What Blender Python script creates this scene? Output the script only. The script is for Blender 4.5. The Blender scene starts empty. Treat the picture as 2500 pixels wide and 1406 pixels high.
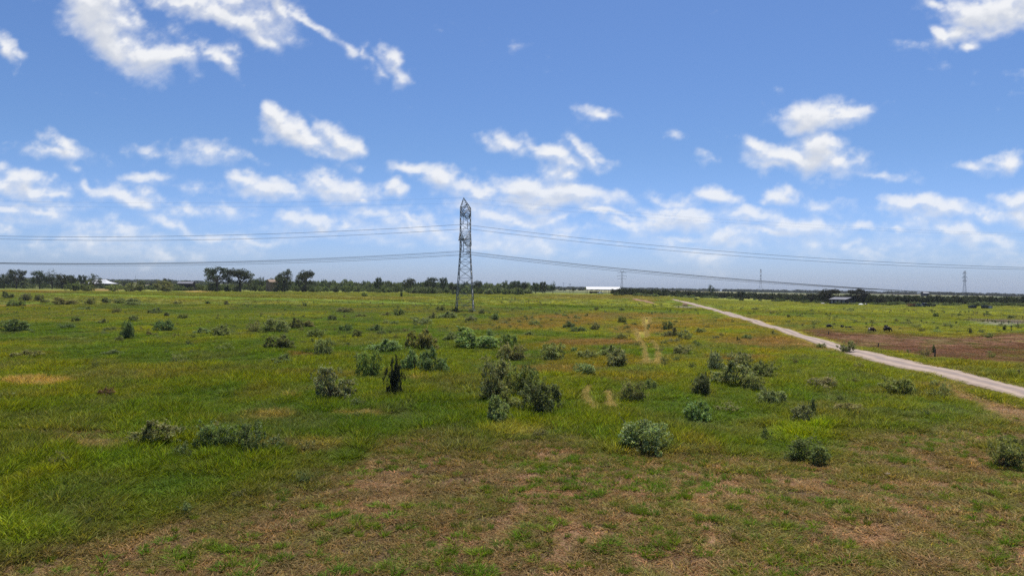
import bpy, math, random
import numpy as np
from mathutils import Matrix, Vector

random.seed(7)
RNG = np.random.default_rng(11)
SC = bpy.context.scene
COL = SC.collection

# ------------------------------------------------------------------ camera
PW, PH, F = 2500.0, 1406.0, 1720.0
CAM_H = 8.5
PITCH, ROLL = math.radians(90 - 0.1), math.radians(0.40)
CAM_M = Matrix.Translation((0, 0, CAM_H)) @ Matrix.Rotation(PITCH, 4, 'X') @ Matrix.Rotation(ROLL, 4, 'Z')
cd = bpy.data.cameras.new('camera')
cam = bpy.data.objects.new('camera', cd)
COL.objects.link(cam)
cam.matrix_world = CAM_M
cd.sensor_width = 36.0
cd.lens = F / PW * 36.0
cd.clip_start = 0.5
cd.clip_end = 20000
SC.camera = cam

# ------------------------------------------------------------------ light
SUN_EL, SUN_AZ = math.radians(70), math.radians(16)
sd = bpy.data.lights.new('sun', 'SUN')
sd.energy = 5.0
sd.angle = math.radians(0.53)
sd.color = (1.0, 0.94, 0.84)
sun = bpy.data.objects.new('sun', sd)
COL.objects.link(sun)
SV = Vector((math.sin(SUN_AZ) * math.cos(SUN_EL), math.cos(SUN_AZ) * math.cos(SUN_EL), math.sin(SUN_EL)))
sun.rotation_euler = SV.to_track_quat('Z', 'Y').to_euler()
sun.location = SV * 200

SC.view_settings.view_transform = 'Standard'
SC.view_settings.look = 'None'
SC.view_settings.exposure = 0.35
SC.view_settings.gamma = 1.0
SC.view_settings.use_curve_mapping = False
SC.render.engine = 'CYCLES'
SC.cycles.max_bounces = 5
SC.cycles.diffuse_bounces = 2
SC.cycles.glossy_bounces = 1
SC.cycles.transmission_bounces = 3
SC.cycles.transparent_max_bounces = 6
SC.cycles.volume_bounces = 0
SC.cycles.use_denoising = False
SC.cycles.use_adaptive_sampling = False
SC.render.filter_size = 1.3


# ------------------------------------------------------------------ node helpers
class NT:
    def __init__(self, tree):
        self.t = tree
        tree.nodes.clear()

    def n(self, kind, **kw):
        nd = self.t.nodes.new(kind)
        for k, v in kw.items():
            setattr(nd, k, v)
        return nd

    def put(self, sock, v):
        if v is None:
            return
        if hasattr(v, 'is_output'):
            self.t.links.new(v, sock)
        else:
            sock.default_value = v

    def math(self, op, a, b=None, c=None, clamp=False):
        nd = self.n('ShaderNodeMath', operation=op, use_clamp=clamp)
        for i, v in enumerate((a, b, c)):
            self.put(nd.inputs[i], v)
        return nd.outputs[0]

    def vmath(self, op, a, b=None, scale=None):
        nd = self.n('ShaderNodeVectorMath', operation=op)
        self.put(nd.inputs[0], a)
        self.put(nd.inputs[1], b)
        if scale is not None:
            self.put(nd.inputs['Scale'], scale)
        return nd.outputs['Value'] if op in ('LENGTH', 'DOT_PRODUCT') else nd.outputs['Vector']

    def noise(self, vec, scale, detail=4, rough=0.55, out='Fac', dist=0.0):
        nd = self.n('ShaderNodeTexNoise')
        self.put(nd.inputs['Vector'], vec)
        nd.inputs['Scale'].default_value = scale
        nd.inputs['Detail'].default_value = detail
        nd.inputs['Roughness'].default_value = rough
        nd.inputs['Distortion'].default_value = dist
        return nd.outputs[out]

    def rng(self, v, a, b, c=0.0, d=1.0, smooth=True):
        nd = self.n('ShaderNodeMapRange', interpolation_type='SMOOTHSTEP' if smooth else 'LINEAR')
        self.put(nd.inputs['Value'], v)
        for k, x in zip(('From Min', 'From Max', 'To Min', 'To Max'), (a, b, c, d)):
            self.put(nd.inputs[k], x)
        return nd.outputs[0]

    def mix(self, f, a, b, mode='MIX'):
        nd = self.n('ShaderNodeMix', data_type='RGBA', blend_type=mode)
        self.put(nd.inputs[0], f)
        for s, v in ((nd.inputs[6], a), (nd.inputs[7], b)):
            self.put(s, (*v, 1.0) if isinstance(v, tuple) and len(v) == 3 else v)
        return nd.outputs[2]


# ------------------------------------------------------------------ sky and clouds
def cam_ray(px, py):
    d = CAM_M.to_3x3() @ Vector(((px - PW / 2) / F, -(py - PH / 2) / F, -1.0))
    return d.normalized()


# cloud puffs: centre x, y, half width, half height (photo pixels), tilt in degrees, strength
CLOUDS = [
    (230, 40, 105, 55, 25, .95), (320, 95, 110, 52, 32, 1.), (395, 125, 70, 30, 35, .9), (185, 20, 45, 34, 20, .7), (450, 140, 20, 22, 55, .5),
    (265, 28, 100, 44, 20, 1.), (300, 70, 95, 46, 30, 1.), (230, 75, 60, 30, 20, .6),
    (540, 165, 52, 22, 48, .75), (510, 145, 26, 14, 10, .6),
    (455, 12, 95, 28, 14, .9), (560, 45, 95, 26, 18, .9), (620, 95, 60, 24, 50, .6), (640, 50, 70, 36, 20, .45), (600, 0, 90, 22, 0, .35),
    (712, 25, 30, 36, 10, .75), (750, 70, 48, 15, 48, .65), (815, 108, 60, 17, 22, .5), (868, 125, 16, 26, -30, .45),
    (20, 118, 50, 22, 42, .9), (55, 160, 24, 12, 60, .4),
    (953, 148, 46, 23, 45, .8), (925, 170, 20, 10, 30, .4),
    (120, 375, 88, 24, 4, .8), (140, 350, 44, 22, 10, .75), (165, 415, 26, 10, 10, .35),
    (45, 462, 100, 26, 8, .95), (20, 440, 50, 22, 16, .8), (110, 475, 44, 14, 6, .75),
    (305, 475, 95, 22, 8, .9), (220, 458, 40, 16, 14, .7), (345, 490, 60, 14, 4, .75), (330, 432, 50, 13, 6, .5),
    (500, 378, 55, 16, 15, .48), (370, 370, 40, 12, 15, .28),
    (465, 497, 24, 12, 0, .6), (105, 528, 80, 18, 10, .7), (15, 520, 40, 14, 6, .65), (30, 560, 50, 10, 12, .4),
    (420, 533, 60, 15, 12, .55), (520, 562, 60, 14, 8, .55), (300, 570, 44, 10, 0, .4), (620, 585, 90, 10, 2, .4),
    (730, 350, 85, 24, 8, 1.), (680, 300, 22, 34, -32, .85), (700, 335, 60, 26, 20, .9), (820, 330, 42, 28, 10, .9), (765, 370, 46, 14, 4, .7),
    (640, 470, 78, 20, 8, .8), (595, 450, 45, 16, 10, .75), (690, 475, 24, 10, 0, .55),
    (800, 462, 85, 27, 6, .85), (780, 440, 46, 14, 6, .7), (855, 485, 36, 14, 10, .6),
    (732, 543, 88, 20, 12, .75), (680, 528, 50, 14, 10, .65), (830, 575, 70, 12, 5, .55), (835, 400, 22, 9, 0, .32),
    (945, 458, 36, 16, 15, .85), (1000, 420, 60, 18, 10, .9), (1075, 440, 80, 22, 14, .95), (1165, 468, 80, 24, 10, .95), (1230, 510, 130, 22, 4, .9),
    (890, 525, 70, 14, 8, .5), (1030, 545, 68, 26, 4, .75), (1020, 523, 30, 10, 10, .7), (985, 595, 44, 14, 0, .45), (1090, 570, 40, 14, 8, .4),
    (1245, 336, 58, 26, 8, .9), (1365, 378, 66, 28, 14, .85), (1320, 360, 50, 16, 18, .6), (1460, 375, 32, 14, 42, .6), (1478, 283, 34, 13, 4, .6),
    (1655, 326, 12, 9, 0, .3), (1715, 376, 20, 8, 10, .3),
    (1290, 458, 90, 26, 8, 1.), (1400, 470, 90, 28, 16, .95), (1400, 430, 50, 22, 20, .75), (1340, 490, 150, 20, 3, .9), (1280, 525, 120, 14, 4, .75), (1470, 525, 50, 13, 6, .8),
    (1390, 480, 110, 20, 4, .8), (1520, 558, 44, 12, 16, .6), (1230, 555, 46, 12, 0, .4), (1445, 572, 24, 12, 0, .35), (1250, 590, 70, 10, 0, .3),
    (1655, 525, 85, 26, 5, .85), (1650, 505, 40, 14, 6, .8), (1600, 540, 60, 14, 0, .7), (1740, 470, 60, 18, 12, .85), (1715, 458, 30, 12, 6, .7), (1640, 478, 60, 14, 8, .38),
    (1905, 474, 42, 17, 4, .8), (2005, 495, 50, 14, 8, .55), (1850, 520, 80, 19, 2, .85), (1950, 540, 110, 24, 6, .85), (1880, 560, 120, 16, 2, .7), (1800, 575, 90, 18, 4, .65),
    (1660, 572, 80, 10, 0, .55), (1840, 590, 60, 14, 6, .5), (2050, 590, 100, 16, 0, .4), (2115, 545, 30, 10, 0, .55), (2190, 548, 26, 9, 0, .5),
    (1985, 272, 82, 34, -4, .95), (1950, 290, 54, 24, 0, .9), (2050, 262, 46, 15, 10, .75), (2020, 250, 40, 14, 0, .7), (2090, 266, 22, 12, 0, .35),
    (1935, 385, 140, 30, 6, 1.), (1975, 358, 60, 30, 10, 1.), (1820, 345, 50, 17, 18, .7), (2020, 395, 80, 20, 6, .9), (1860, 400, 66, 18, 10, .75), (2150, 420, 50, 8, 2, .32), (2110, 415, 20, 9, 10, .32),
    (2385, 400, 48, 13, 5, .42), (2480, 397, 36, 14, 6, .55),
    (2240, 490, 70, 22, 4, .9), (2310, 505, 110, 24, 4, .9), (2220, 480, 36, 16, 0, .8), (2480, 490, 60, 24, 4, .85), (2480, 525, 90, 22, 2, .75), (2400, 520, 70, 16, 4, .6),
    (2310, 565, 60, 16, 4, .6), (2390, 590, 60, 14, 2, .5), (2200, 600, 80, 14, 0, .35), (2160, 620, 130, 12, 0, .3),
    (2390, 20, 130, 36, 4, 1.), (2460, 15, 90, 50, 0, 1.), (2360, 70, 70, 28, -20, .85), (2300, 92, 40, 16, 22, .75), (2395, 103, 30, 11, -8, .6), (2250, 5, 40, 14, 20, .6), (2450, 60, 70, 24, -6, .7),
]


def build_world():
    w = bpy.data.worlds.new('World')
    SC.world = w
    w.use_nodes = True
    t = NT(w.node_tree)
    sky = t.n('ShaderNodeTexSky', sky_type='NISHITA')
    sky.sun_disc = False
    sky.sun_elevation = SUN_EL
    sky.sun_rotation = SUN_AZ
    sky.altitude = 100
    sky.air_density = 1.0
    sky.dust_density = 0.8
    sky.ozone_density = 3.0
    tc = t.n('ShaderNodeTexCoord')
    sx = t.n('ShaderNodeSeparateXYZ')
    t.put(sx.inputs[0], tc.outputs['Generated'])
    tint = t.mix(t.rng(sx.outputs[2], .0, .20), SKY_LOW, SKY_TINT)
    skyc = t.mix(1.0, sky.outputs[0], tint, 'MULTIPLY')
    bg = t.n('ShaderNodeBackground')
    t.put(bg.inputs[0], skyc)
    bg.inputs[1].default_value = 0.08
    wo = t.n('ShaderNodeOutputWorld')
    t.put(wo.inputs[0], bg.outputs[0])


SKY_TINT = (0.63, 0.82, 1.12)
SKY_LOW = (0.76, 0.95, 1.54)
build_world()


# ------------------------------------------------------------------ terrain
def sstep(a, b, x):
    t = np.clip((x - a) / (b - a), 0, 1)
    return t * t * (3 - 2 * t)


def _h(ix, iy, seed):
    n = (ix.astype(np.int64) * 374761393 + iy.astype(np.int64) * 668265263 + seed * 974711) & 0xFFFFFFFF
    n = ((n ^ (n >> 13)) * 1274126177) & 0xFFFFFFFF
    n = n ^ (n >> 16)
    return (n & 0xFFFFFF) / float(0xFFFFFF)


def vnoise(x, y, seed=0):
    ix, iy = np.floor(x), np.floor(y)
    fx, fy = x - ix, y - iy
    fx, fy = fx * fx * (3 - 2 * fx), fy * fy * (3 - 2 * fy)
    a, b = _h(ix, iy, seed), _h(ix + 1, iy, seed)
    c, d = _h(ix, iy + 1, seed), _h(ix + 1, iy + 1, seed)
    return (a * (1 - fx) + b * fx) * (1 - fy) + (c * (1 - fx) + d * fx) * fy


def fbm(x, y, seed=0, oct=4, gain=.5):
    s, amp, tot = 0, 1.0, 0
    for o in range(oct):
        s = s + amp * vnoise(x * 2 ** o + 17.3 * o, y * 2 ** o - 9.1 * o, seed + o)
        tot += amp
        amp *= gain
    return s / tot


def h0(X, Y):
    X, Y = np.asarray(X, float), np.asarray(Y, float)
    D = np.hypot(X, Y)
    t = np.where(Y > 1, X / np.maximum(Y, 1), np.sign(X) * 2)
    near = 3.4 * (1 - sstep(.14, .34, t)) * sstep(230, 460, D) * (Y > 0)
    farv = np.interp(t, [-.9, -.55, .064, .72, 1.2], [18, 15, 1.0, -9, -12])
    k = np.clip((D - 460) / 2040, 0, 1)
    h = near * (1 - k) + farv * k
    return h - .012 * np.maximum(D - 2600, 0)


def hfull(X, Y):
    X, Y = np.asarray(X, float), np.asarray(Y, float)
    D = np.hypot(X, Y)
    b = (fbm(X / 13, Y / 13, 3, 3) - .5) * .5 * (1 - sstep(250, 700, D)) + (fbm(X / 2.2, Y / 2.2, 5, 2) - .5) * .12 * (1 - sstep(60, 200, D))
    return h0(X, Y) + b


TT = np.geomspace(6, 9000, 2600)


def gp(px, py):
    """the ground point that the photograph shows at this pixel"""
    d = cam_ray(px, py)
    z = CAM_H + TT * d.z - h0(TT * d.x, TT * d.y)
    i = int(np.argmax(z < 0))
    if i == 0:
        i = len(TT) - 1
    a = z[i - 1] / (z[i - 1] - z[i]) if z[i - 1] > z[i] else 0
    t = TT[i - 1] + (TT[i] - TT[i - 1]) * a
    return float(t * d.x), float(t * d.y)


def gz(x, y):
    return float(hfull(np.array([x]), np.array([y]))[0])


CINV = np.array(CAM_M.inverted())


def project(X, Y, Z):
    v = CINV[:3, :3] @ np.stack([X, Y, Z]) + CINV[:3, 3:4]
    dz = np.where(v[2] < -.1, -v[2], .1)
    return PW / 2 + F * v[0] / dz, PH / 2 - F * v[1] / dz, v[2] < -1


def at(px, py, depth):
    d = cam_ray(px, py)
    k = depth / d.y
    return Vector((d.x * k, depth, CAM_H + d.z * k))


# colours of the ground cover
LUSH = np.array((.062, .100, .0075))
YELG = np.array((.140, .150, .0070))
OLIV = np.array((.135, .110, .020))
REDB = np.array((.160, .084, .028))
TAN = np.array((.330, .220, .080))
THAT = np.array((.172, .112, .060))
SOIL = np.array((.092, .058, .038))
PINK = np.array((.270, .165, .098))
GRAV = np.array((.110, .092, .096))
MOWN = np.array((.095, .145, .012))

# patches seen in the field: x, y, half width, half height (photo pixels), colour, strength, grass height factor
PATCH = [
    (1450, 838, 150, 11, REDB, .75, .7), (1560, 806, 90, 16, REDB, .5, .6), (1860, 836, 150, 15, REDB, .7, .7), (1800, 880, 100, 10, REDB, .6, .7),
    (1360, 905, 130, 16, REDB, .55, .8), (1500, 772, 230, 9, REDB, .45, .7), (1340, 785, 170, 16, REDB, .45, .8), (740, 868, 50, 6, REDB, .75, .6),
    (1250, 800, 160, 10, REDB, .4, .8), (1660, 790, 120, 10, REDB, .35, .8), (1950, 850, 90, 9, REDB, .5, .7), (1520, 925, 160, 12, REDB, .28, .8),
    (90, 940, 105, 11, TAN, .8, .9), (880, 1014, 70, 9, TAN, .5, 1), (650, 1022, 60, 16, TAN, .4, 1), (1020, 932, 30, 6, TAN, .5, .8), (690, 968, 20, 6, TAN, .5, .8),
    (760, 920, 160, 10, OLIV, .6, 1), (660, 935, 120, 14, YELG, .6, 1.1), (1250, 1062, 95, 18, np.array((.22, .20, .030)), .75, 1.2), (1380, 1045, 90, 10, YELG, .5, 1),
    (1975, 1055, 80, 28, np.array((.145, .185, .006)), .85, 1.5), (2150, 1000, 130, 14, YELG, .6, 1), (1700, 900, 160, 12, YELG, .45, 1), (2010, 905, 170, 12, YELG, .4, 1),
    (1080, 880, 200, 20, YELG, .4, 1), (450, 780, 300, 14, YELG, .35, 1), (1750, 1000, 200, 20, LUSH, .4, 1.1), (300, 1010, 300, 20, LUSH, .5, 1.15), (1000, 1040, 220, 24, LUSH, .5, 1.1),
    (150, 1066, 170, 14, THAT, .8, .35), (215, 1092, 85, 14, PINK, .55, .3), (700, 1095, 160, 10, THAT, .5, .45), (780, 1085, 70, 9, TAN, .35, .6),
    
    (70, 1300, 120, 44, np.array((.135, .175, .012)), .75, 1.25), (180, 1210, 160, 30, LUSH, .5, 1.1), (300, 1130, 140, 16, np.array((.11, .16, .010)), .6, 1.2),
    (60, 712, 160, 5, REDB, .5, 1), (250, 706, 60, 5, np.array((.19, .09, .04)), .6, 1), (480, 712, 40, 3, TAN, .5, 1), (900, 728, 200, 6, OLIV, .6, 1), (640, 722, 250, 4, OLIV, .45, 1),
    (1450, 725, 200, 6, REDB, .3, 1), (1570, 733, 40, 4, REDB, .5, .5), (250, 735, 250, 6, OLIV, .3, 1), (40, 747, 60, 3, TAN, .35, 1),
    (2450, 786, 70, 8, GRAV, .95, .1), (2390, 781, 40, 3, GRAV, .6, .3), (2100, 805, 150, 12, OLIV, .4, .6), (1680, 750, 40, 3, GRAV, .8, .1),
    (2290, 945, 60, 14, THAT, .5, .5), (1960, 845, 26, 5, PINK, .6, .5), (2000, 858, 22, 4, PINK, .5, .5), (1880, 705, 200, 2.4, OLIV, .4, 1),
    (2240, 762, 200, 6, YELG, .5, 1), (1900, 750, 200, 6, YELG, .4, 1),
    (1575, 889, 26, 3, TAN, .4, .8),
]
# brown grazed ground beyond the road
DIRT_POLY_TOP = ([1960, 2010, 2060, 2200, 2340, 2500, 2600], [806, 803, 812, 815, 822, 810, 810])
DIRT_POLY_BOT = ([1960, 2060, 2150, 2260, 2330, 2420, 2500, 2600], [811, 840, 856, 878, 881, 888, 899, 906])
MOW_X = [-400, 0, 150, 300, 450, 650, 850, 905, 950, 1300, 1500, 1700, 1850, 2040, 2075, 2200, 2350, 2500, 2900]
MOW_Y = [1500, 1398, 1352, 1304, 1258, 1214, 1168, 1120, 1088, 1100, 1108, 1116, 1124, 1132, 1092, 1072, 1045, 1030, 1010]
# tyre tracks pressed into the grass: polylines, half width in metres
TRACKS = [[(1573, 773), (1570, 786), (1577, 802), (1580, 826)], [(1585, 773), (1586, 786), (1575, 800)], [(1552, 802), (1556, 822), (1566, 836), (1573, 856), (1576, 876), (1572, 888)],
          [(1590, 832), (1601, 846), (1606, 862), (1609, 878), (1607, 892)], [(1440, 948), (1430, 960), (1427, 975), (1440, 992), (1447, 1004)], [(1488, 958), (1482, 970), (1488, 985), (1494, 1000)]]
STRIP = ([0, 400, 640, 900, 1130, 1430, 1730, 2100, 2500], [717, 726, 731, 738, 747, 757, 767, 779, 797])    # near edge of the mown strip
STRIPT = ([0, 400, 640, 900, 1130, 1430, 1730, 2100, 2500], [713, 721, 727, 733, 743, 751, 761, 772, 787])


def seg_dist(X, Y, pts):
    d = np.full(X.shape, 1e9)
    for (a, b) in zip(pts[:-1], pts[1:]):
        ax, ay = a
        bx, by = b
        vx, vy = bx - ax, by - ay
        t = np.clip(((X - ax) * vx + (Y - ay) * vy) / (vx * vx + vy * vy), 0, 1)
        d = np.minimum(d, np.hypot(X - ax - t * vx, Y - ay - t * vy))
    return d


TRACKS_W = [[gp(*p) for p in tr] for tr in TRACKS]
ROAD_TOP = [(2560, 962), (2500, 946), (2400, 921), (2300, 897), (2200, 876), (2094, 851), (2040, 838), (1950, 812), (1860, 785), (1790, 765), (1740, 752), (1700, 742), (1668, 735), (1641, 730)]
ROAD_BOT = [(2560, 992), (2500, 976), (2400, 950), (2300, 926), (2200, 905), (2094, 875), (2040, 858), (1950, 826), (1860, 797), (1790, 775), (1735, 758), (1690, 745), (1662, 738), (1639, 730.6)]
ROAD_A = [gp(*p) for p in ROAD_TOP]
ROAD_B = [gp(*p) for p in ROAD_BOT]
ROAD_C = [((a[0] + b[0]) / 2, (a[1] + b[1]) / 2) for a, b in zip(ROAD_A, ROAD_B)]


def cover(X, Y, tracks=True):
    """colour of the plants, colour of the soil, plant height and mown weight at ground points"""
    px, py, ok = project(X, Y, h0(X, Y))
    D = np.hypot(X, Y)
    jx = (fbm(X / 2.5, Y / 2.5, 40, 3) - .5)
    jy = (fbm(X / 2.5, Y / 2.5, 50, 3) - .5)
    sc = np.clip(1600 / np.maximum(D, 15), 3, 75)
    qx, qy = px + jx * sc * 2.2, py + jy * sc * .55
    n1 = fbm(X / 22, Y / 22, 60, 4)
    n2 = fbm(X / 7, Y / 9, 70, 3)
    n3 = fbm(X / 1.7, Y / 1.7, 80, 3)
    n4 = fbm(X / 60, Y / 60, 90, 3)
    right = sstep(900, 1900, px)
    wy = np.clip(sstep(.36, .66, n1) * .7 + right * .38 + (n2 - .5) * 1.3 + (n3 - .5) * .9, 0, 1)[:, None]
    wo = np.clip(sstep(.46, .68, fbm(X / 5, Y / 7, 75, 3) * .65 + n4 * .35) * .95 + (n3 - .5) * .5, 0, 1)[:, None]
    col = LUSH * (1 - wy) + YELG * wy
    col = col * (1 - wo * .6) + OLIV * wo * .6
    midr = (sstep(1200, 1350, px) * (1 - sstep(1850, 2000, px)) * sstep(760, 775, py) * (1 - sstep(890, 950, py)) * sstep(.40, .62, n2))[:, None]
    col = col * (1 - midr * .5) + np.array((.180, .115, .014)) * midr * .5
    # generous meadow far away
    far = sstep(300, 480, D)[:, None]
    col = col * (1 - far * .45) + np.array((.125, .135, .010)) * far * .45
    hgt = .42 + .42 * (n2 - .5) + .2 * (n1 - .5) + .42 * (n3 - .5)
    hgt = hgt * (1 - .35 * sstep(60, 140, D))
    md = sstep(.525, .565, fbm(X / 3.2, Y / 5.5, 65, 3)) * (1 - sstep(140, 260, D))
    hgt = hgt + md * .20
    col = col * (1 + (md * .16 - .06))[:, None]
    dull = sstep(.56, .66, fbm(X / 4.2, Y / 7, 68, 3))[:, None]
    col = col * (1 - dull * .5) + np.array((.085, .095, .030)) * dull * .5
    for (cx, cy, rx, ry, c, s, hf) in PATCH:
        d = np.hypot((qx - cx) / rx, (qy - cy) / ry)
        wgt = s * (1 - sstep(.55, 1.15, d)) * ok
        col = col * (1 - wgt[:, None]) + c * wgt[:, None]
        hgt = hgt * (1 - wgt * (1 - hf))
    soil = col * .45 + SOIL * .35
    # mown strip under the far wires
    st = (sstep(-1.5, 1.5, py - np.interp(px, *STRIPT)) * (1 - sstep(-2, 2, py - np.interp(px, *STRIP)))) * ok * (px < 2480) * (1 - .6 * sstep(1750, 2000, px))
    col = col * (1 - st[:, None] * .6) + MOWN * st[:, None] * .6
    edge = np.exp(-((py - np.interp(px, *STRIPT) + 2.0) / 1.6) ** 2) * ok * (D < 700)
    hgt = hgt * (1 - st * .6) + edge * .55
    # brown grazed ground
    dm = sstep(-3, 4, qy - np.interp(qx, *DIRT_POLY_TOP)) * (1 - sstep(-4, 3, qy - np.interp(qx, *DIRT_POLY_BOT))) * (px > 1955) * ok
    dm = dm * np.clip(.9 + (n3 - .45) * 1.3 + (n2 - .5) * .8, .4, 1)
    dc = np.array((.105, .054, .032))
    col = col * (1 - dm[:, None]) + (dc * (.75 + n3[:, None] * .5)) * dm[:, None]
    soil = soil * (1 - dm[:, None]) + dc * .9 * dm[:, None]
    hgt = hgt * (1 - dm * .75)
    past = (sstep(2000, 2100, px) * sstep(765, 775, py) * (1 - sstep(835, 850, py)) * ok)
    hgt = hgt * (1 - past * .45)
    # cut foreground
    mow = sstep(-48, 38, py + jy * 62 + jx * 46 + (fbm(X / .9, Y / .9, 33, 2) - .5) * 40 - np.interp(px, MOW_X, MOW_Y)) * ok
    mow = np.maximum(mow, ((qx - 150) ** 2 / 180 ** 2 + (qy - 1066) ** 2 / 12 ** 2 < 1) * .7)
    semi = sstep(2040, 2090, px) * sstep(0, 1, py - 1000) * (1 - sstep(1140, 1190, py)) * ok
    mow = mow * (1 - semi * np.clip(sstep(.42, .58, n2), 0, 1) * .75)
    # wheel lines of the mower, running away from the camera towards the right
    a = X * .985 - Y * .17
    ln = np.abs(((a / 2.1 + (fbm(X / 6, Y / 6, 95, 2) - .5) * .7) % 1.0) - .5)
    line = sstep(.36, .44, ln) * sstep(.36, .52, fbm(X / 3.0, Y / 7, 97, 3)) * sstep(900, 1300, px)
    c1 = THAT * (1 - n3[:, None] * .45) + np.array((.125, .120, .028)) * n3[:, None] * .45
    gr = sstep(.42, .60, fbm(X / .8, Y / .8, 99, 3) * .7 + n2 * .3)[:, None]
    c1 = c1 * (1 - gr * .5) + np.array((.110, .135, .022)) * gr * .5
    bare = np.clip(sstep(.54, .70, fbm(X / 2.4, Y / 2.4, 98, 3)) * .7 + line * 1.1, 0, 1)[:, None] * (.35 + .65 * sstep(500, 1100, px))[:, None]
    c1 = c1 * (1 - bare * .85) + PINK * .86 * bare * .85
    col = col * (1 - mow[:, None]) + c1 * mow[:, None]
    s1 = (SOIL * 1.05 * (1 - bare) + PINK * .8 * bare)
    soil = soil * (1 - mow[:, None]) + s1 * mow[:, None]
    hgt = hgt * (1 - mow) + mow * (.15 - .07 * bare[:, 0] + .07 * (n2 - .5))
    bank = sstep(-3, 4, qy - np.interp(qx, [2280, 2400, 2500, 2700], [944, 972, 998, 1052])) * (1 - sstep(-8, 8, qy - np.interp(qx, [2280, 2400, 2500, 2700], [946, 1000, 1044, 1120]))) * (qx > 2275) * ok
    bank = bank * np.clip(.95 + (n2 - .5) * 1.5, .2, 1)
    col = col * (1 - bank[:, None]) + np.array((.215, .145, .085)) * (.8 + .5 * n3[:, None]) * bank[:, None]
    soil = soil * (1 - bank[:, None]) + PINK * .9 * bank[:, None]
    hgt = hgt * (1 - bank) + .09 * bank
    # tyre tracks
    for tr in (TRACKS_W if tracks else []):
        d = seg_dist(X, Y, tr)
        w = (1 - sstep(.16, .5, d + (n3 - .5) * .45)) * .55
        col = col * (1 - w[:, None]) + TAN * 1.25 * w[:, None]
        soil = soil * (1 - w[:, None]) + TAN * w[:, None]
        hgt = hgt * (1 - w * .25)
    rd = seg_dist(X, Y, ROAD_C)
    rd = np.where(Y > 40, rd, 99)
    shoulder = (1 - sstep(2.4, 5.0, rd + (n2 - .5) * 3)) * (px > 1600)
    col = col * (1 - shoulder[:, None] * .35) + OLIV * shoulder[:, None] * .35
    hgt = hgt * (1 - shoulder * .4)
    col = col * np.array((1.07, 1.09, 1.0)) * (1.27 + .16 * sstep(1000, 1700, px))[:, None]
    return np.clip(col, .004, 1), np.clip(soil, .004, 1), np.clip(hgt, .03, 1.1), np.clip(mow, 0, 1), rd, ok


# ------------------------------------------------------------------ materials
MATS = {}


def mat(name):
    m = bpy.data.materials.new(name)
    m.use_nodes = True
    t = NT(m.node_tree)
    o = t.n('ShaderNodeOutputMaterial')
    MATS[name] = m
    return m, t, o


def leafy(name, build_col, trans=.3, rough=.55, spec=.25):
    m, t, o = mat(name)
    c = build_col(t)
    p = t.n('ShaderNodeBsdfPrincipled')
    t.put(p.inputs['Base Color'], c)
    p.inputs['Roughness'].default_value = rough
    p.inputs['Specular IOR Level'].default_value = spec
    tr = t.n('ShaderNodeBsdfTranslucent')
    t.put(tr.inputs[0], t.mix(1.0, c, (1.2, 1.2, .6), 'MULTIPLY'))
    mx = t.n('ShaderNodeMixShader')
    mx.inputs[0].default_value = trans
    t.put(mx.inputs[1], p.outputs[0])
    t.put(mx.inputs[2], tr.outputs[0])
    t.put(o.inputs[0], mx.outputs[0])
    return m


def attr(t, name, kind='GEOMETRY'):
    return t.n('ShaderNodeAttribute', attribute_name=name, attribute_type=kind)


def grass_col(t):
    a = attr(t, 'tint', 'INSTANCER').outputs['Color']
    b = attr(t, 'bv').outputs['Color']
    return t.mix(1.0, a, b, 'MULTIPLY')


leafy('grass', grass_col, .40, .6, .06)


def bush_col(t):
    oi = t.n('ShaderNodeObjectInfo')
    b = attr(t, 'bv').outputs['Color']
    return t.mix(1.0, oi.outputs['Color'], b, 'MULTIPLY')


leafy('shrub_leaf', bush_col, .42, .55, .12)


def thicket_col(t):
    a = attr(t, 'tint', 'INSTANCER').outputs['Color']
    b = attr(t, 'bv').outputs['Color']
    return t.mix(1.0, a, b, 'MULTIPLY')


leafy('thicket_leaf', thicket_col, .38, .6, .08)


def plain(name, col, rough=.8, spec=.3, metal=0.0, var=.25, scale=3.0, bump=0.0, bscale=20, col2=None):
    m, t, o = mat(name)
    tc = t.n('ShaderNodeTexCoord')
    n = t.noise(tc.outputs['Object'], scale, 5, .6)
    k = t.rng(n, .3, .7)
    c2 = col2 if col2 else tuple(x * (1 - var) for x in col)
    c = t.mix(k, col, c2)
    p = t.n('ShaderNodeBsdfPrincipled')
    t.put(p.inputs['Base Color'], c)
    p.inputs['Roughness'].default_value = rough
    p.inputs['Specular IOR Level'].default_value = spec
    p.inputs['Metallic'].default_value = metal
    if bump:
        b = t.n('ShaderNodeBump')
        b.inputs['Strength'].default_value = bump
        t.put(b.inputs['Height'], t.noise(tc.outputs['Object'], bscale, 4, .6))
        t.put(p.inputs['Normal'], b.outputs[0])
    t.put(o.inputs[0], p.outputs[0])
    return m


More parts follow.
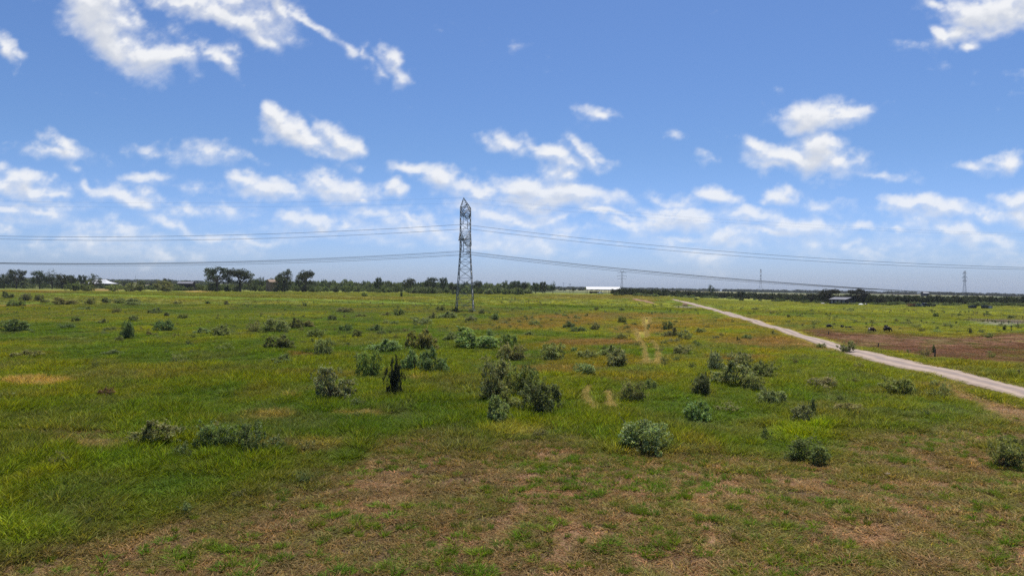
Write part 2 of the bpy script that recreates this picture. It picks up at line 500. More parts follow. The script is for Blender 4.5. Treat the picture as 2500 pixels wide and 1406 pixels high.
plain('bark', (.085, .068, .052), .9, .2, 0, .4, 6)
plain('steel', (.20, .215, .235), .55, .4, .35, .25, 1.5)
plain('steel_hazed', (.30, .33, .37), .6, .3, .2, .2, 1.5)  # paler, bluer steel: haze over distance painted into the colour
plain('cable', (.09, .095, .11), .6, .3, .2, .2, 1.0)
plain('insulator', (.045, .05, .06), .35, .5, 0, .2, 4)
plain('concrete', (.36, .35, .33), .9, .2, 0, .25, 4)
plain('white_roof', (.50, .51, .53), .45, .4, 0, .06, .3)
plain('grey_roof', (.15, .155, .18), .75, .2, 0, .2, .6)
plain('dark_roof', (.10, .11, .12), .7, .3, 0, .3, .6)
plain('tan_roof', (.26, .19, .14), .8, .2, 0, .25, .8)
plain('dark_wood', (.030, .028, .030), .85, .2, 0, .35, 1.5)
plain('grey_board', (.24, .24, .25), .8, .2, 0, .3, 1.2)
plain('pale_wall', (.45, .45, .43), .8, .2, 0, .15, .8)
plain('post_wood', (.10, .085, .07), .9, .2, 0, .4, 8)
plain('red_paint', (.30, .055, .030), .5, .4, 0, .35, 3)
plain('green_paint', (.08, .13, .10), .5, .4, 0, .3, 3)
plain('white_paint', (.72, .72, .72), .35, .5, 0, .1, 2)
plain('dark_paint', (.018, .020, .024), .4, .5, 0, .3, 3)
plain('pale_grey', (.38, .40, .43), .5, .4, 0, .15, 2)
plain('rubber', (.02, .02, .02), .9, .2)
plain('glass', (.015, .02, .025), .1, .6, 0, .1)
plain('chrome', (.5, .5, .5), .3, .5, .8)
plain('dirt', (.27, .165, .11), .95, .1, 0, .4, 1.2, .5, 5)
plain('dark_soil', (.06, .042, .032), .95, .1, 0, .4, 1.0, .5, 4)
plain('tarp', (.62, .64, .62), .6, .3, 0, .15, 1.5)
plain('coat_black', (.012, .011, .011), .6, .3, 0, .3, 2)
plain('coat_white', (.62, .58, .50), .75, .2, 0, .2, 3)
plain('coat_grey', (.16, .13, .11), .75, .2, 0, .3, 3)
plain('stone', (.23, .18, .16), .9, .2, 0, .35, 6, .4, 12)


def pied(name, a, b, thr, scale):
    m, t, o = mat(name)
    tc = t.n('ShaderNodeTexCoord')
    c = t.mix(t.rng(t.noise(tc.outputs['Object'], scale, 2, .4), thr - .02, thr + .02), a, b)
    p = t.n('ShaderNodeBsdfPrincipled')
    t.put(p.inputs['Base Color'], c)
    p.inputs['Roughness'].default_value = .75
    t.put(o.inputs[0], p.outputs[0])


pied('coat_pied', (.06, .022, .016), (.6, .56, .48), .60, 1.3)
pied('coat_dark_pied', (.014, .012, .012), (.55, .52, .46), .66, 1.6)


def ground_mat():
    m, t, o = mat('ground')
    g = t.n('ShaderNodeNewGeometry')
    pos = g.outputs['Position']
    c = attr(t, 'gcol').outputs['Color']
    n1 = t.noise(pos, 6.0, 5, .65)
    n2 = t.noise(pos, .45, 6, .62)
    n3 = t.noise(t.vmath('MULTIPLY', pos, (.05, .12, 1)), 1.0, 5, .6)
    k = t.math('MULTIPLY', t.rng(n1, .25, .75, .62, 1.4, False), t.rng(n2, .25, .75, .66, 1.36, False))
    k = t.math('MULTIPLY', k, t.rng(n3, .25, .75, .82, 1.2, False))
    s = t.n('ShaderNodeVectorMath', operation='SCALE')
    t.put(s.inputs[0], c)
    t.put(s.inputs['Scale'], k)
    hv = t.mix(t.rng(n2, .5, .72, 0, .35), s.outputs[0], t.mix(1.0, s.outputs[0], (1.3, .85, .75), 'MULTIPLY'))
    b = t.n('ShaderNodeBump')
    b.inputs['Strength'].default_value = .6
    b.inputs['Distance'].default_value = .25
    t.put(b.inputs['Height'], t.math('ADD', n1, t.math('MULTIPLY', n2, 2)))
    p = t.n('ShaderNodeBsdfPrincipled')
    t.put(p.inputs['Base Color'], hv)
    p.inputs['Roughness'].default_value = .95
    p.inputs['Specular IOR Level'].default_value = .1
    t.put(p.inputs['Normal'], b.outputs[0])
    t.put(o.inputs[0], p.outputs[0])


ground_mat()


def road_mat():
    m, t, o = mat('road')
    g = t.n('ShaderNodeNewGeometry')
    pos = g.outputs['Position']
    a = t.n('ShaderNodeSeparateXYZ')
    t.put(a.inputs[0], attr(t, 'across').outputs['Vector'])
    w = t.math('MULTIPLY_ADD', t.math('SUBTRACT', t.noise(pos, .22, 4, .6), .5), .35, a.outputs[0])
    n = t.noise(pos, 1.3, 6, .65)
    n2 = t.noise(pos, 9.0, 5, .7)
    base = t.mix(t.rng(n, .3, .7), (.325, .255, .207), (.235, .188, .158))
    # two worn wheel lines, pale; greyer gravel between and along the near side
    w1 = t.rng(t.math('ABSOLUTE', t.math('SUBTRACT', w, .28)), .0, .13, 1, 0)
    w2 = t.rng(t.math('ABSOLUTE', t.math('SUBTRACT', w, .72)), .0, .12, 1, 0)
    c = t.mix(t.math('MULTIPLY', t.math('MAXIMUM', w1, w2), .75), base, (.39, .31, .255))
    c = t.mix(t.math('MULTIPLY', t.rng(w, .36, .60), t.rng(w, .62, .48)), c, (.205, .175, .178))
    c = t.mix(t.rng(w, .86, 1.0, 0, .6), c, (.16, .125, .09))
    c = t.mix(t.rng(n2, .2, .8, 0, .35), c, t.mix(1.0, c, (.55, .52, .5), 'MULTIPLY'))
    b = t.n('ShaderNodeBump')
    b.inputs['Strength'].default_value = .4
    b.inputs['Distance'].default_value = .05
    t.put(b.inputs['Height'], n2)
    p = t.n('ShaderNodeBsdfPrincipled')
    t.put(p.inputs['Base Color'], c)
    p.inputs['Roughness'].default_value = .95
    p.inputs['Specular IOR Level'].default_value = .15
    t.put(p.inputs['Normal'], b.outputs[0])
    t.put(o.inputs[0], p.outputs[0])


road_mat()


# ------------------------------------------------------------------ mesh helpers
class MB:
    """collects verts and faces into one mesh"""

    def __init__(self):
        self.v, self.f, self.m = [], [], []

    def add(self, vs, fs, mi=0):
        b = len(self.v)
        self.v += [tuple(x) for x in vs]
        self.f += [tuple(i + b for i in f) for f in fs]
        self.m += [mi] * len(fs)
        return self

    def box(self, c, s, rz=0, mi=0, taper=1.0):
        x, y, z = s[0] / 2, s[1] / 2, s[2] / 2
        R = Matrix.Rotation(rz, 3, 'Z')
        vs = []
        for dz, k in ((-z, 1), (z, taper)):
            for dx, dy in ((-x, -y), (x, -y), (x, y), (-x, y)):
                p = R @ Vector((dx * k, dy * k, 0))
                vs.append((c[0] + p.x, c[1] + p.y, c[2] + dz))
        return self.add(vs, [(0, 3, 2, 1), (4, 5, 6, 7), (0, 1, 5, 4), (1, 2, 6, 5), (2, 3, 7, 6), (3, 0, 4, 7)], mi)

    def bar(self, p, q, r0, r1=None, n=4, mi=0):
        p, q = Vector(p), Vector(q)
        r1 = r0 if r1 is None else r1
        d = (q - p).normalized()
        a = d.orthogonal().normalized()
        if n == 4:
            up = Vector((0, 0, 1)) if abs(d.z) < .95 else Vector((0, 1, 0))
            a = d.cross(up).normalized()
            a = (a + d.cross(a)).normalized()
        b = d.cross(a)
        vs = []
        for c, r in ((p, r0), (q, r1)):
            for i in range(n):
                t = 2 * math.pi * i / n
                vs.append(c + (a * math.cos(t) + b * math.sin(t)) * r)
        fs = [(i, (i + 1) % n, n + (i + 1) % n, n + i) for i in range(n)]
        fs += [tuple(reversed(range(n))), tuple(range(n, 2 * n))]
        return self.add(vs, fs, mi)

    def lathe(self, c, prof, n=10, mi=0):
        vs, fs = [], []
        for (r, z) in prof:
            for i in range(n):
                t = 2 * math.pi * i / n
                vs.append((c[0] + r * math.cos(t), c[1] + r * math.sin(t), c[2] + z))
        for k in range(len(prof) - 1):
            for i in range(n):
                j = (i + 1) % n
                fs.append((k * n + i, k * n + j, (k + 1) * n + j, (k + 1) * n + i))
        fs.append(tuple(reversed(range(n))))
        fs.append(tuple(range((len(prof) - 1) * n, len(prof) * n)))
        return self.add(vs, fs, mi)

    def mesh(self, name, mats):
        me = bpy.data.meshes.new(name)
        me.from_pydata(self.v, [], self.f)
        for x in (mats if isinstance(mats, (list, tuple)) else [mats]):
            me.materials.append(MATS[x])
        if any(self.m):
            me.polygons.foreach_set('material_index', self.m)
        me.update()
        return me

    def build(self, name, mats, parent=None):
        return link(name, self.mesh(name, mats), parent)


def link(name, me, parent=None):
    o = bpy.data.objects.new(name, me)
    COL.objects.link(o)
    if parent:
        o.parent = parent
    return o


def tag(o, label, cat, group=None, kind=None):
    if label:
        o['label'] = label
    if cat:
        o['category'] = cat
    if group:
        o['group'] = group
    if kind:
        o['kind'] = kind
    return o


def empty(name, loc, rz=0.0):
    o = bpy.data.objects.new(name, None)
    o.empty_display_size = .3
    COL.objects.link(o)
    o.location = loc
    o.rotation_euler = (0, 0, rz)
    return o


def np_mesh(name, V, faces4, mats, bv=None):
    """quads from numpy arrays; bv = colour factor per face"""
    me = bpy.data.meshes.new(name)
    nf = len(faces4)
    me.vertices.add(len(V))
    me.vertices.foreach_set('co', np.asarray(V, np.float32).ravel())
    k = faces4.shape[1]
    me.loops.add(nf * k)
    me.loops.foreach_set('vertex_index', faces4.astype(np.int32).ravel())
    me.polygons.add(nf)
    me.polygons.foreach_set('loop_start', np.arange(0, nf * k, k, dtype=np.int32))
    me.polygons.foreach_set('loop_total', np.full(nf, k, np.int32))
    for x in mats:
        me.materials.append(MATS[x])
    me.update(calc_edges=True)
    if bv is not None:
        a = me.attributes.new('bv', 'FLOAT_COLOR', 'FACE')
        c = np.ones((nf, 4), np.float32)
        c[:, :3] = bv
        a.data.foreach_set('color', c.ravel())
    return me


# ------------------------------------------------------------------ ground sheet
def build_ground():
    fine = np.radians(np.arange(-50, 50.01, .2))
    coarse = np.radians(np.arange(54, 306.1, 4))
    ang = np.concatenate([fine, coarse])
    rad = np.concatenate([[3, 7], np.geomspace(11, 5200, 330)])
    Aa, R = np.meshgrid(ang, rad)
    X, Y = (R * np.sin(Aa)).ravel(), (R * np.cos(Aa)).ravel()
    Z = hfull(X, Y)
    col, soil, hgt, mow, rd, ok = cover(X, Y)
    D = np.hypot(X, Y)
    k = sstep(25, 150, D)[:, None]
    c = soil * (1 - k) + col * k
    # beyond the first tree rows: other fields, dull and pale
    fa = sstep(520, 760, D)[:, None]
    fld = fbm(X / 260, Y / 140, 120, 2)[:, None]
    cc = np.where(fld > .52, np.array((.20, .20, .085)), np.array((.075, .09, .04)))
    cc = np.where(fld > .66, np.array((.15, .11, .075)), cc)
    c = c * (1 - fa) + cc * fa
    na, nr = len(ang), len(rad)
    i = np.arange(na)
    j = (i + 1) % na
    F4 = []
    for r in range(nr - 1):
        F4.append(np.stack([r * na + i, r * na + j, (r + 1) * na + j, (r + 1) * na + i], 1))
    F4 = np.concatenate(F4)[:, ::-1]
    V = np.stack([X, Y, Z], 1)
    me = np_mesh('ground', V, F4, ['ground'])
    a = me.attributes.new('gcol', 'FLOAT_COLOR', 'POINT')
    c4 = np.ones((len(V), 4), np.float32)
    c4[:, :3] = c
    a.data.foreach_set('color', c4.ravel())
    me.polygons.foreach_set('use_smooth', np.ones(len(F4), bool))
    o = link('ground', me)
    tag(o, 'wide grassy pasture running flat to the far tree rows', None, kind='structure')
    # the hole right below the camera
    return o


build_ground()


def build_road():
    ta, tb = [], []
    for P, out in ((ROAD_A, ta), (ROAD_B, tb)):
        pts = [Vector((p[0], p[1], 0)) for p in P]
        for k in range(len(pts) - 1):
            p0, p1, p2, p3 = pts[max(k - 1, 0)], pts[k], pts[k + 1], pts[min(k + 2, len(pts) - 1)]
            n = 14
            for s in range(n):
                t = s / n
                out.append(.5 * ((2 * p1) + (p2 - p0) * t + (2 * p0 - 5 * p1 + 4 * p2 - p3) * t * t + (3 * p1 - p0 - 3 * p2 + p3) * t ** 3))
        out.append(pts[-1])
    V, F4, ac = [], [], []
    nc = 9
    for a, b in zip(ta, tb):
        for c in range(nc):
            s = c / (nc - 1)
            p = a.lerp(b, .05 + .90 * s)
            edge = (random.random() - .6) * .9
            if c == 0:
                p = p + (a - b).normalized() * edge
            if c == nc - 1:
                p = p - (a - b).normalized() * edge
            V.append((p.x, p.y, gz(p.x, p.y) + .05 + .09 * (1 - (2 * s - 1) ** 2)))
            ac.append(s)
    for r in range(len(ta) - 1):
        for c in range(nc - 1):
            F4.append((r * nc + c, r * nc + c + 1, (r + 1) * nc + c + 1, (r + 1) * nc + c))
    me = np_mesh('dirt_road', np.array(V), np.array(F4), ['road'])
    a = me.attributes.new('across', 'FLOAT_VECTOR', 'POINT')
    v3 = np.zeros((len(V), 3), np.float32)
    v3[:, 0] = ac
    a.data.foreach_set('vector', v3.ravel())
    me.polygons.foreach_set('use_smooth', np.ones(len(F4), bool))
    if sum(p.normal.z for p in me.polygons) < 0:
        me.flip_normals()
    tag(link('dirt_road', me), 'pale gravel farm road running from the right edge up over the rise', None, kind='structure')


build_road()


# ------------------------------------------------------------------ clouds
def rfbm(x, y, seed, oct, gain=.55):
    s, amp, tot = 0, 1.0, 0
    c, q = math.cos(.65), math.sin(.65)
    for o in range(oct):
        s = s + amp * vnoise(x, y, seed + o * 3)
        tot += amp
        amp *= gain
        x, y = (x * c - y * q) * 2.03 + 11.7, (x * q + y * c) * 2.03 - 5.3
    return s / tot - .5


CL = []
for (cx, cy, rx, ry, tilt, st_) in CLOUDS:
    d = cam_ray(cx, cy)
    CL.append((d.x / d.y, d.z / d.y, rx / F * 1.34, ry / F * 1.42, math.radians(tilt), st_))


def cloud_density(u, v, sd):
    wu = rfbm(u * 9, v * 12, sd + 1, 4) * .085 + rfbm(u * 34, v * 42, sd + 2, 4) * .030
    wv = rfbm(u * 9, v * 12, sd + 3, 4) * .045 + rfbm(u * 34, v * 42, sd + 4, 4) * .022
    qu, qv = u + wu, v + wv
    acc = np.full(u.shape, -1.0)
    for (cu, cv, ru, rv, a, s) in CL:
        m = (np.abs(u - cu) < max(ru, rv) * 2 + .08) & (np.abs(v - cv) < max(ru * abs(math.sin(a)), rv) * 2 + .06)
        if not m.any():
            continue
        x, y = qu[m] - cu, qv[m] - cv
        # the photograph's y runs down, so a positive tilt falls to the right
        p, q = (x * math.cos(a) - y * math.sin(a)) / ru, (x * math.sin(a) + y * math.cos(a)) / rv
        f = s * (1 - np.sqrt(p * p + q * q))
        old = acc[m]
        h = np.maximum(.12 - np.abs(old - f), 0) / .12
        acc[m] = np.maximum(old, f) + h * h * .12 * .25
    top = sstep(.44, .58, v)
    acc = np.maximum(acc, (rfbm(u * 3.2, v * 3.2, sd + 9, 4) * 2.6 - .42) * top - (1 - top))
    low = rfbm(u * 7, v * 26, sd + 12, 5) * 1.7 + .02 - sstep(.09, .17, v) * .6 - (1 - sstep(.015, .06, v)) * .6
    acc = np.maximum(acc, np.minimum(low, .36))
    return acc + rfbm(u * 40, v * 52, sd + 20, 6, .6) * .85 + rfbm(u * 13, v * 17, sd + 30, 3) * .5


def build_clouds():
    m, t, o = mat('cloud')
    a = t.n('ShaderNodeSeparateXYZ')
    t.put(a.inputs[0], attr(t, 'cl').outputs['Vector'])
    den, shade, far = a.outputs
    alpha = den
    cc = t.mix(shade, (.97, .975, .985), (.67, .705, .775))
    em = t.n('ShaderNodeEmission')
    t.put(em.inputs[0], cc)
    em.inputs[1].default_value = .76
    tr = t.n('ShaderNodeBsdfTransparent')
    mx = t.n('ShaderNodeMixShader')
    t.put(mx.inputs[0], t.math('MULTIPLY', t.math('MULTIPLY', alpha, .93), far))
    t.put(mx.inputs[1], tr.outputs[0])
    t.put(mx.inputs[2], em.outputs[0])
    t.put(o.inputs[0], mx.outputs[0])
    m.cycles.emission_sampling = 'NONE'
    R = 12000.0
    VV, FF, AA = [], [], []
    base = 0
    for quad in range(4):
        step = .0017 if quad == 0 else .008
        us = np.arange(-1, 1 + step / 2, step)
        vs = np.concatenate([np.arange(.012, .47, step), np.arange(.47, 1.3, .012)])
        U, V_ = np.meshgrid(us, vs)
        sh = U.shape
        u, v = U.ravel(), V_.ravel()
        den = cloud_density(u, v, 40 + quad * 7 if quad else 40)
        up = cloud_density(u + .003, v + .013, 40 + quad * 7 if quad else 40)
        shade = sstep(.05, 1.0, up) * .75 + sstep(.3, -.4, up - den) * -.0  # cloud self-shading painted into the colour: greyer bases, whiter tops
        shade = np.clip(shade + sstep(.25, .9, den) * .12 - sstep(0, .5, den - up) * .25, 0, 1)
        far = .62 + .38 * sstep(.0, .20, v)  # haze fade painted into the opacity of clouds low over the horizon
        d = np.stack([u, np.ones_like(u), v], 1)
        d /= np.linalg.norm(d, axis=1)[:, None]
        if quad % 2:
            d[:, 0] *= -1
        c, s = math.cos(quad * math.pi / 2), math.sin(quad * math.pi / 2)
        P = np.stack([d[:, 0] * c - d[:, 1] * s, d[:, 0] * s + d[:, 1] * c, d[:, 2]], 1) * R
        idx = np.arange(len(u)).reshape(sh)
        f = np.stack([idx[:-1, :-1], idx[:-1, 1:], idx[1:, 1:], idx[1:, :-1]], -1).reshape(-1, 4)
        f = f[(den[f] > -.20).any(axis=1)]
        used = np.unique(f)
        re = np.full(len(u), -1)
        re[used] = np.arange(len(used))
        VV.append(P[used])
        FF.append(re[f] + base)
        topness = sstep(.02, .40, den - up)
        alpha = sstep(0, 1, np.clip((den + .20) / (1.16 - .28 * topness), 0, 1))
        AA.append(np.stack([alpha, shade, far], 1)[used])
        base += len(used)
    me = np_mesh('sky', np.concatenate(VV), np.concatenate(FF), ['cloud'])
    a = me.attributes.new('cl', 'FLOAT_VECTOR', 'POINT')
    a.data.foreach_set('vector', np.concatenate(AA).astype(np.float32).ravel())
    tag(link('sky', me), 'scattered white fair weather clouds across the blue sky', None, kind='structure')
    print('cloud faces', sum(len(f) for f in FF))


build_clouds()


# ------------------------------------------------------------------ grass
def tuft_mesh(name, nb, spread, lean, seed, wid=.03, dry=.2, curve=.5):
    r = np.random.default_rng(seed)
    V, Fq, bv = [], [], []
    for i in range(nb):
        a = r.uniform(0, 2 * math.pi)
        d = spread * math.sqrt(r.uniform())
        bx, by = d * math.cos(a), d * math.sin(a)
        hh = r.uniform(.55, 1.05)
        da = a + r.normal(0, .9)
        out = lean * r.uniform(.3, 1.3)
        lx, ly = math.cos(da) * out + .22 * lean, math.sin(da) * out
        w = wid * r.uniform(.7, 1.3)
        pa = r.uniform(0, math.pi)
        wx, wy = math.cos(pa) * w, math.sin(pa) * w
        b = len(V)
        for (t, kw) in ((0, 1), (.45, .9), (.8, .6), (1.0, .12)):
            z = hh * (t - curve * .35 * t * t * out)
            s = t ** 1.7
            V.append((bx + lx * s - wx * kw, by + ly * s - wy * kw, z))
            V.append((bx + lx * s + wx * kw, by + ly * s + wy * kw, z))
        v = r.uniform(.38, 1.62)
        c = np.array((v, v, v))
        if r.uniform() < dry:
            c = c * np.array((1.6, 1.33, 1.25))
        for k in range(3):
            Fq.append((b + 2 * k, b + 2 * k + 1, b + 2 * k + 3, b + 2 * k + 2))
            bv.append(c)
    return np_mesh(name, np.array(V), np.array(Fq), ['grass'], np.array(bv))


def gn_scatter(name, pts, rot, scl, idx, tint, meshes, label, cat):
    me = bpy.data.meshes.new(name)
    n = len(pts)
    me.vertices.add(n)
    me.vertices.foreach_set('co', np.asarray(pts, np.float32).ravel())
    for an, ty, dat, key in (('g_rot', 'FLOAT_VECTOR', rot, 'vector'), ('g_scl', 'FLOAT_VECTOR', scl, 'vector'), ('g_idx', 'INT', idx, 'value')):
        a = me.attributes.new(an, ty, 'POINT')
        a.data.foreach_set(key, np.asarray(dat, np.int32 if ty == 'INT' else np.float32).ravel())
    a = me.attributes.new('tint', 'FLOAT_COLOR', 'POINT')
    c = np.ones((n, 4), np.float32)
    c[:, :3] = tint
    a.data.foreach_set('color', c.ravel())
    me.update()
    ng = bpy.data.node_groups.new(name + '_scatter', 'GeometryNodeTree')
    ng.interface.new_socket('Geometry', in_out='INPUT', socket_type='NodeSocketGeometry')
    ng.interface.new_socket('Geometry', in_out='OUTPUT', socket_type='NodeSocketGeometry')
    N, L = ng.nodes, ng.links
    gi, go = N.new('NodeGroupInput'), N.new('NodeGroupOutput')
    gti = N.new('GeometryNodeGeometryToInstance')
    for m in reversed(meshes):
        src = bpy.data.objects.new(m.name, m)          # not linked: only read by the node tree
        oi = N.new('GeometryNodeObjectInfo')
        oi.inputs['Object'].default_value = src
        L.new(oi.outputs['Geometry'], gti.inputs[0])
    iop = N.new('GeometryNodeInstanceOnPoints')
    iop.inputs['Pick Instance'].default_value = True

    def na(nm, ty):
        q = N.new('GeometryNodeInputNamedAttribute')
        q.data_type = ty
        q.inputs['Name'].default_value = nm
        return q.outputs['Attribute']
    L.new(gi.outputs[0], iop.inputs['Points'])
    L.new(gti.outputs[0], iop.inputs['Instance'])
    L.new(na('g_idx', 'INT'), iop.inputs['Instance Index'])
    e2r = N.new('FunctionNodeEulerToRotation')
    L.new(na('g_rot', 'FLOAT_VECTOR'), e2r.inputs[0])
    L.new(e2r.outputs[0], iop.inputs['Rotation'])
    L.new(na('g_scl', 'FLOAT_VECTOR'), iop.inputs['Scale'])
    L.new(iop.outputs[0], go.inputs[0])
    o = link(name, me)
    md = o.modifiers.new('scatter', 'NODES')
    md.node_group = ng
    tag(o, label, cat, kind='stuff')
    return o


def build_grass():
    tall = [tuft_mesh('tall_%d' % i, 26, .30, .50, 100 + i, .020, .16) for i in range(4)]
    short = [tuft_mesh('short_%d' % i, 34, .44, .48, 120 + i, .021, .22) for i in range(3)]
    tuss = [tuft_mesh('tussock_%d' % i, 70, .34, .55, 140 + i, .022, .06, .9) for i in range(3)]
    stalk = [tuft_mesh('stalk_%d' % i, 7, .30, .55, 160 + i, .012, .0, .6) for i in range(2)]
    rings = [(17, 30, 26), (30, 45, 18), (45, 70, 9.5), (70, 110, 5), (110, 180, 2.4), (180, 300, .9), (300, 520, .2)]
    A = math.radians(43)
    XS, YS = [], []
    for (a, b, rho) in rings:
        n = int(A * (b * b - a * a) * rho)
        r = np.sqrt(RNG.uniform(a * a, b * b, n))
        th = RNG.uniform(-A, A, n)
        XS.append(r * np.sin(th))
        YS.append(r * np.cos(th))
    X, Y = np.concatenate(XS), np.concatenate(YS)
    col, soil, hgt, mow, rd, ok = cover(X, Y, False)
    D = np.hypot(X, Y)
    keep = (rd > 2.5 + RNG.uniform(-.7, .9, len(X))) & ok
    for tr in TRACKS_W:
        keep &= seg_dist(X, Y, tr) > .45 + D * .003
    bare = (hgt < .07) & (RNG.uniform(size=len(X)) < .55)
    keep &= ~bare & ~((mow > .6) & (RNG.uniform(size=len(X)) < .40))
    X, Y, col, hgt, mow, D = (q[keep] for q in (X, Y, col, hgt, mow, D))
    n = len(X)
    idx = RNG.integers(0, 4, n)
    sh = mow > RNG.uniform(.3, .7, n)
    idx = np.where(sh | (hgt < .16), 4 + RNG.integers(0, 3, n), idx)
    w = np.where(idx >= 4, .55, .62) * (1 + D / 85) * RNG.uniform(.75, 1.3, n)
    hs = hgt * RNG.uniform(.7, 1.3, n)
    tint = col * RNG.uniform(.78, 1.25, n)[:, None] * np.stack([RNG.uniform(.88, 1.14, n), np.ones(n), RNG.uniform(.85, 1.2, n)], 1)
    # separate green tussocks standing in the cut ground
    m = 9500
    r = np.sqrt(RNG.uniform(17 ** 2, 62 ** 2, m))
    th = RNG.uniform(-A, A, m)
    tx, ty = r * np.sin(th), r * np.cos(th)
    c2, s2, h2, m2, r2, ok2 = cover(tx, ty)
    cl = fbm(tx / 2.6, ty / 2.6, 210, 3)
    kp = (m2 > .45) & (cl + RNG.normal(0, .18, m) > .47) & ok2
    tx, ty = tx[kp], ty[kp]
    m = len(tx)
    tcol = np.array((.100, .175, .014)) * RNG.uniform(.75, 1.3, m)[:, None] * np.stack([RNG.uniform(.85, 1.35, m), np.ones(m), np.ones(m)], 1)
    tw = RNG.uniform(.20, .62, m)
    th2 = RNG.uniform(.13, .30, m)
    X, Y = np.concatenate([X, tx]), np.concatenate([Y, ty])
    idx = np.concatenate([idx, 7 + RNG.integers(0, 3, m)])
    w, hs = np.concatenate([w, tw]), np.concatenate([hs, th2])
    tint = np.concatenate([tint, tcol])
    # flattened pale grass in the wheel tracks
    qx, qy = [], []
    for tr in TRACKS_W:
        for (ax, ay), (bx, by) in zip(tr[:-1], tr[1:]):
            k = int(math.hypot(bx - ax, by - ay) * 12) + 2
            t_ = RNG.uniform(0, 1, k)
            qx.append(ax + (bx - ax) * t_ + RNG.normal(0, .16, k))
            qy.append(ay + (by - ay) * t_ + RNG.normal(0, .14, k))
    tx, ty = np.concatenate(qx), np.concatenate(qy)
    m = len(tx)
    X, Y = np.concatenate([X, tx]), np.concatenate([Y, ty])
    idx = np.concatenate([idx, 4 + RNG.integers(0, 3, m)])
    w, hs = np.concatenate([w, RNG.uniform(.3, .5, m)]), np.concatenate([hs, RNG.uniform(.12, .30, m)])
    tint = np.concatenate([tint, np.array((.46, .38, .18)) * RNG.uniform(.65, 1.2, m)[:, None]])
    # pale seed stalks standing over the uncut grass
    m = 9000
    r = np.sqrt(RNG.uniform(17 ** 2, 85 ** 2, m))
    th = RNG.uniform(-A, A, m)
    tx, ty = r * np.sin(th), r * np.cos(th)
    c2, s2, h2, m2, r2, ok2 = cover(tx, ty)
    kp = (m2 < .45) & (h2 > .25) & (r2 > 4) & ok2 & (fbm(tx / 4, ty / 4, 230, 3) + RNG.normal(0, .08, m) > .5)
    tx, ty, h2, c2 = tx[kp], ty[kp], h2[kp], c2[kp]
    m = len(tx)
    X, Y = np.concatenate([X, tx]), np.concatenate([Y, ty])
    idx = np.concatenate([idx, 10 + RNG.integers(0, 2, m)])
    w, hs = np.concatenate([w, RNG.uniform(.6, 1.1, m)]), np.concatenate([hs, h2 * RNG.uniform(1.15, 1.6, m)])
    tint = np.concatenate([tint, (c2 * .5 + np.array((.21, .20, .075)) * .75) * RNG.uniform(.7, 1.3, m)[:, None]])
    Z = hfull(X, Y)
    n = len(X)
    rot = np.zeros((n, 3))
    rot[:, 2] = np.where(idx < 4, RNG.normal(0, 1.1, n), RNG.uniform(0, 6.28, n))
    gn_scatter('grass', np.stack([X, Y, Z - .01], 1), rot, np.stack([w, w, hs], 1), idx, tint, tall + short + tuss + stalk,
               'green and straw coloured pasture grass covering the field', 'grass')
    print('grass tufts', n)


build_grass()


# ------------------------------------------------------------------ shrubs and trees
def blob_leaves(r, nl, clumps, leaf, colfn, flat=.5):
    """leaf quads gathered in clumps; clumps: (centre, radius, weight)"""
    ws = np.array([c[2] for c in clumps], float)
    ws /= ws.sum()
    ci = r.choice(len(clumps), nl, p=ws)
    C = np.array([c[0] for c in clumps])[ci]
    R = np.array([c[1] for c in clumps])[ci]
    d = r.normal(size=(nl, 3))
    d /= np.linalg.norm(d, axis=1)[:, None]
    P = C + d * (R * r.uniform(.35, 1.05, nl) ** .7)[:, None] * np.array((1, 1, .8))
    P[:, 2] = np.maximum(P[:, 2], .02)
    nrm = d * .6 + r.normal(size=(nl, 3)) * .75 + np.array((0, 0, flat))
    nrm /= np.linalg.norm(nrm, axis=1)[:, None]
    a = np.cross(nrm, r.normal(size=(nl, 3)))
    a /= np.linalg.norm(a, axis=1)[:, None]
    b = np.cross(nrm, a)
    s = leaf * r.uniform(.5, 1.3, nl)[:, None]
    a, b = a * s, b * s * .48
    V = np.stack([P - a, P + b * .9, P + a, P - b * .9], 1).reshape(-1, 3)
    Fq = np.arange(nl * 4).reshape(-1, 4)
    cv = r.uniform(.55, 1.45, len(clumps))[ci] * r.uniform(.7, 1.3, nl)
    bv = cv[:, None] * np.stack([r.uniform(.85, 1.2, nl), np.ones(nl), r.uniform(.8, 1.15, nl)], 1)
    return V, Fq, bv


def limb(mb, p, q, r0, r1, seg=3, n=5, wob=.06, r=random):
    p, q = Vector(p), Vector(q)
    L = (q - p).length
    last = p
    for s in range(1, seg + 1):
        t = s / seg
        c = p.lerp(q, t)
        if s < seg:
            c += Vector((r.uniform(-1, 1), r.uniform(-1, 1), r.uniform(-.4, .4))) * wob * L
        mb.bar(last, c, r0 + (r1 - r0) * (t - 1 / seg), r0 + (r1 - r0) * t, n)
        last = c


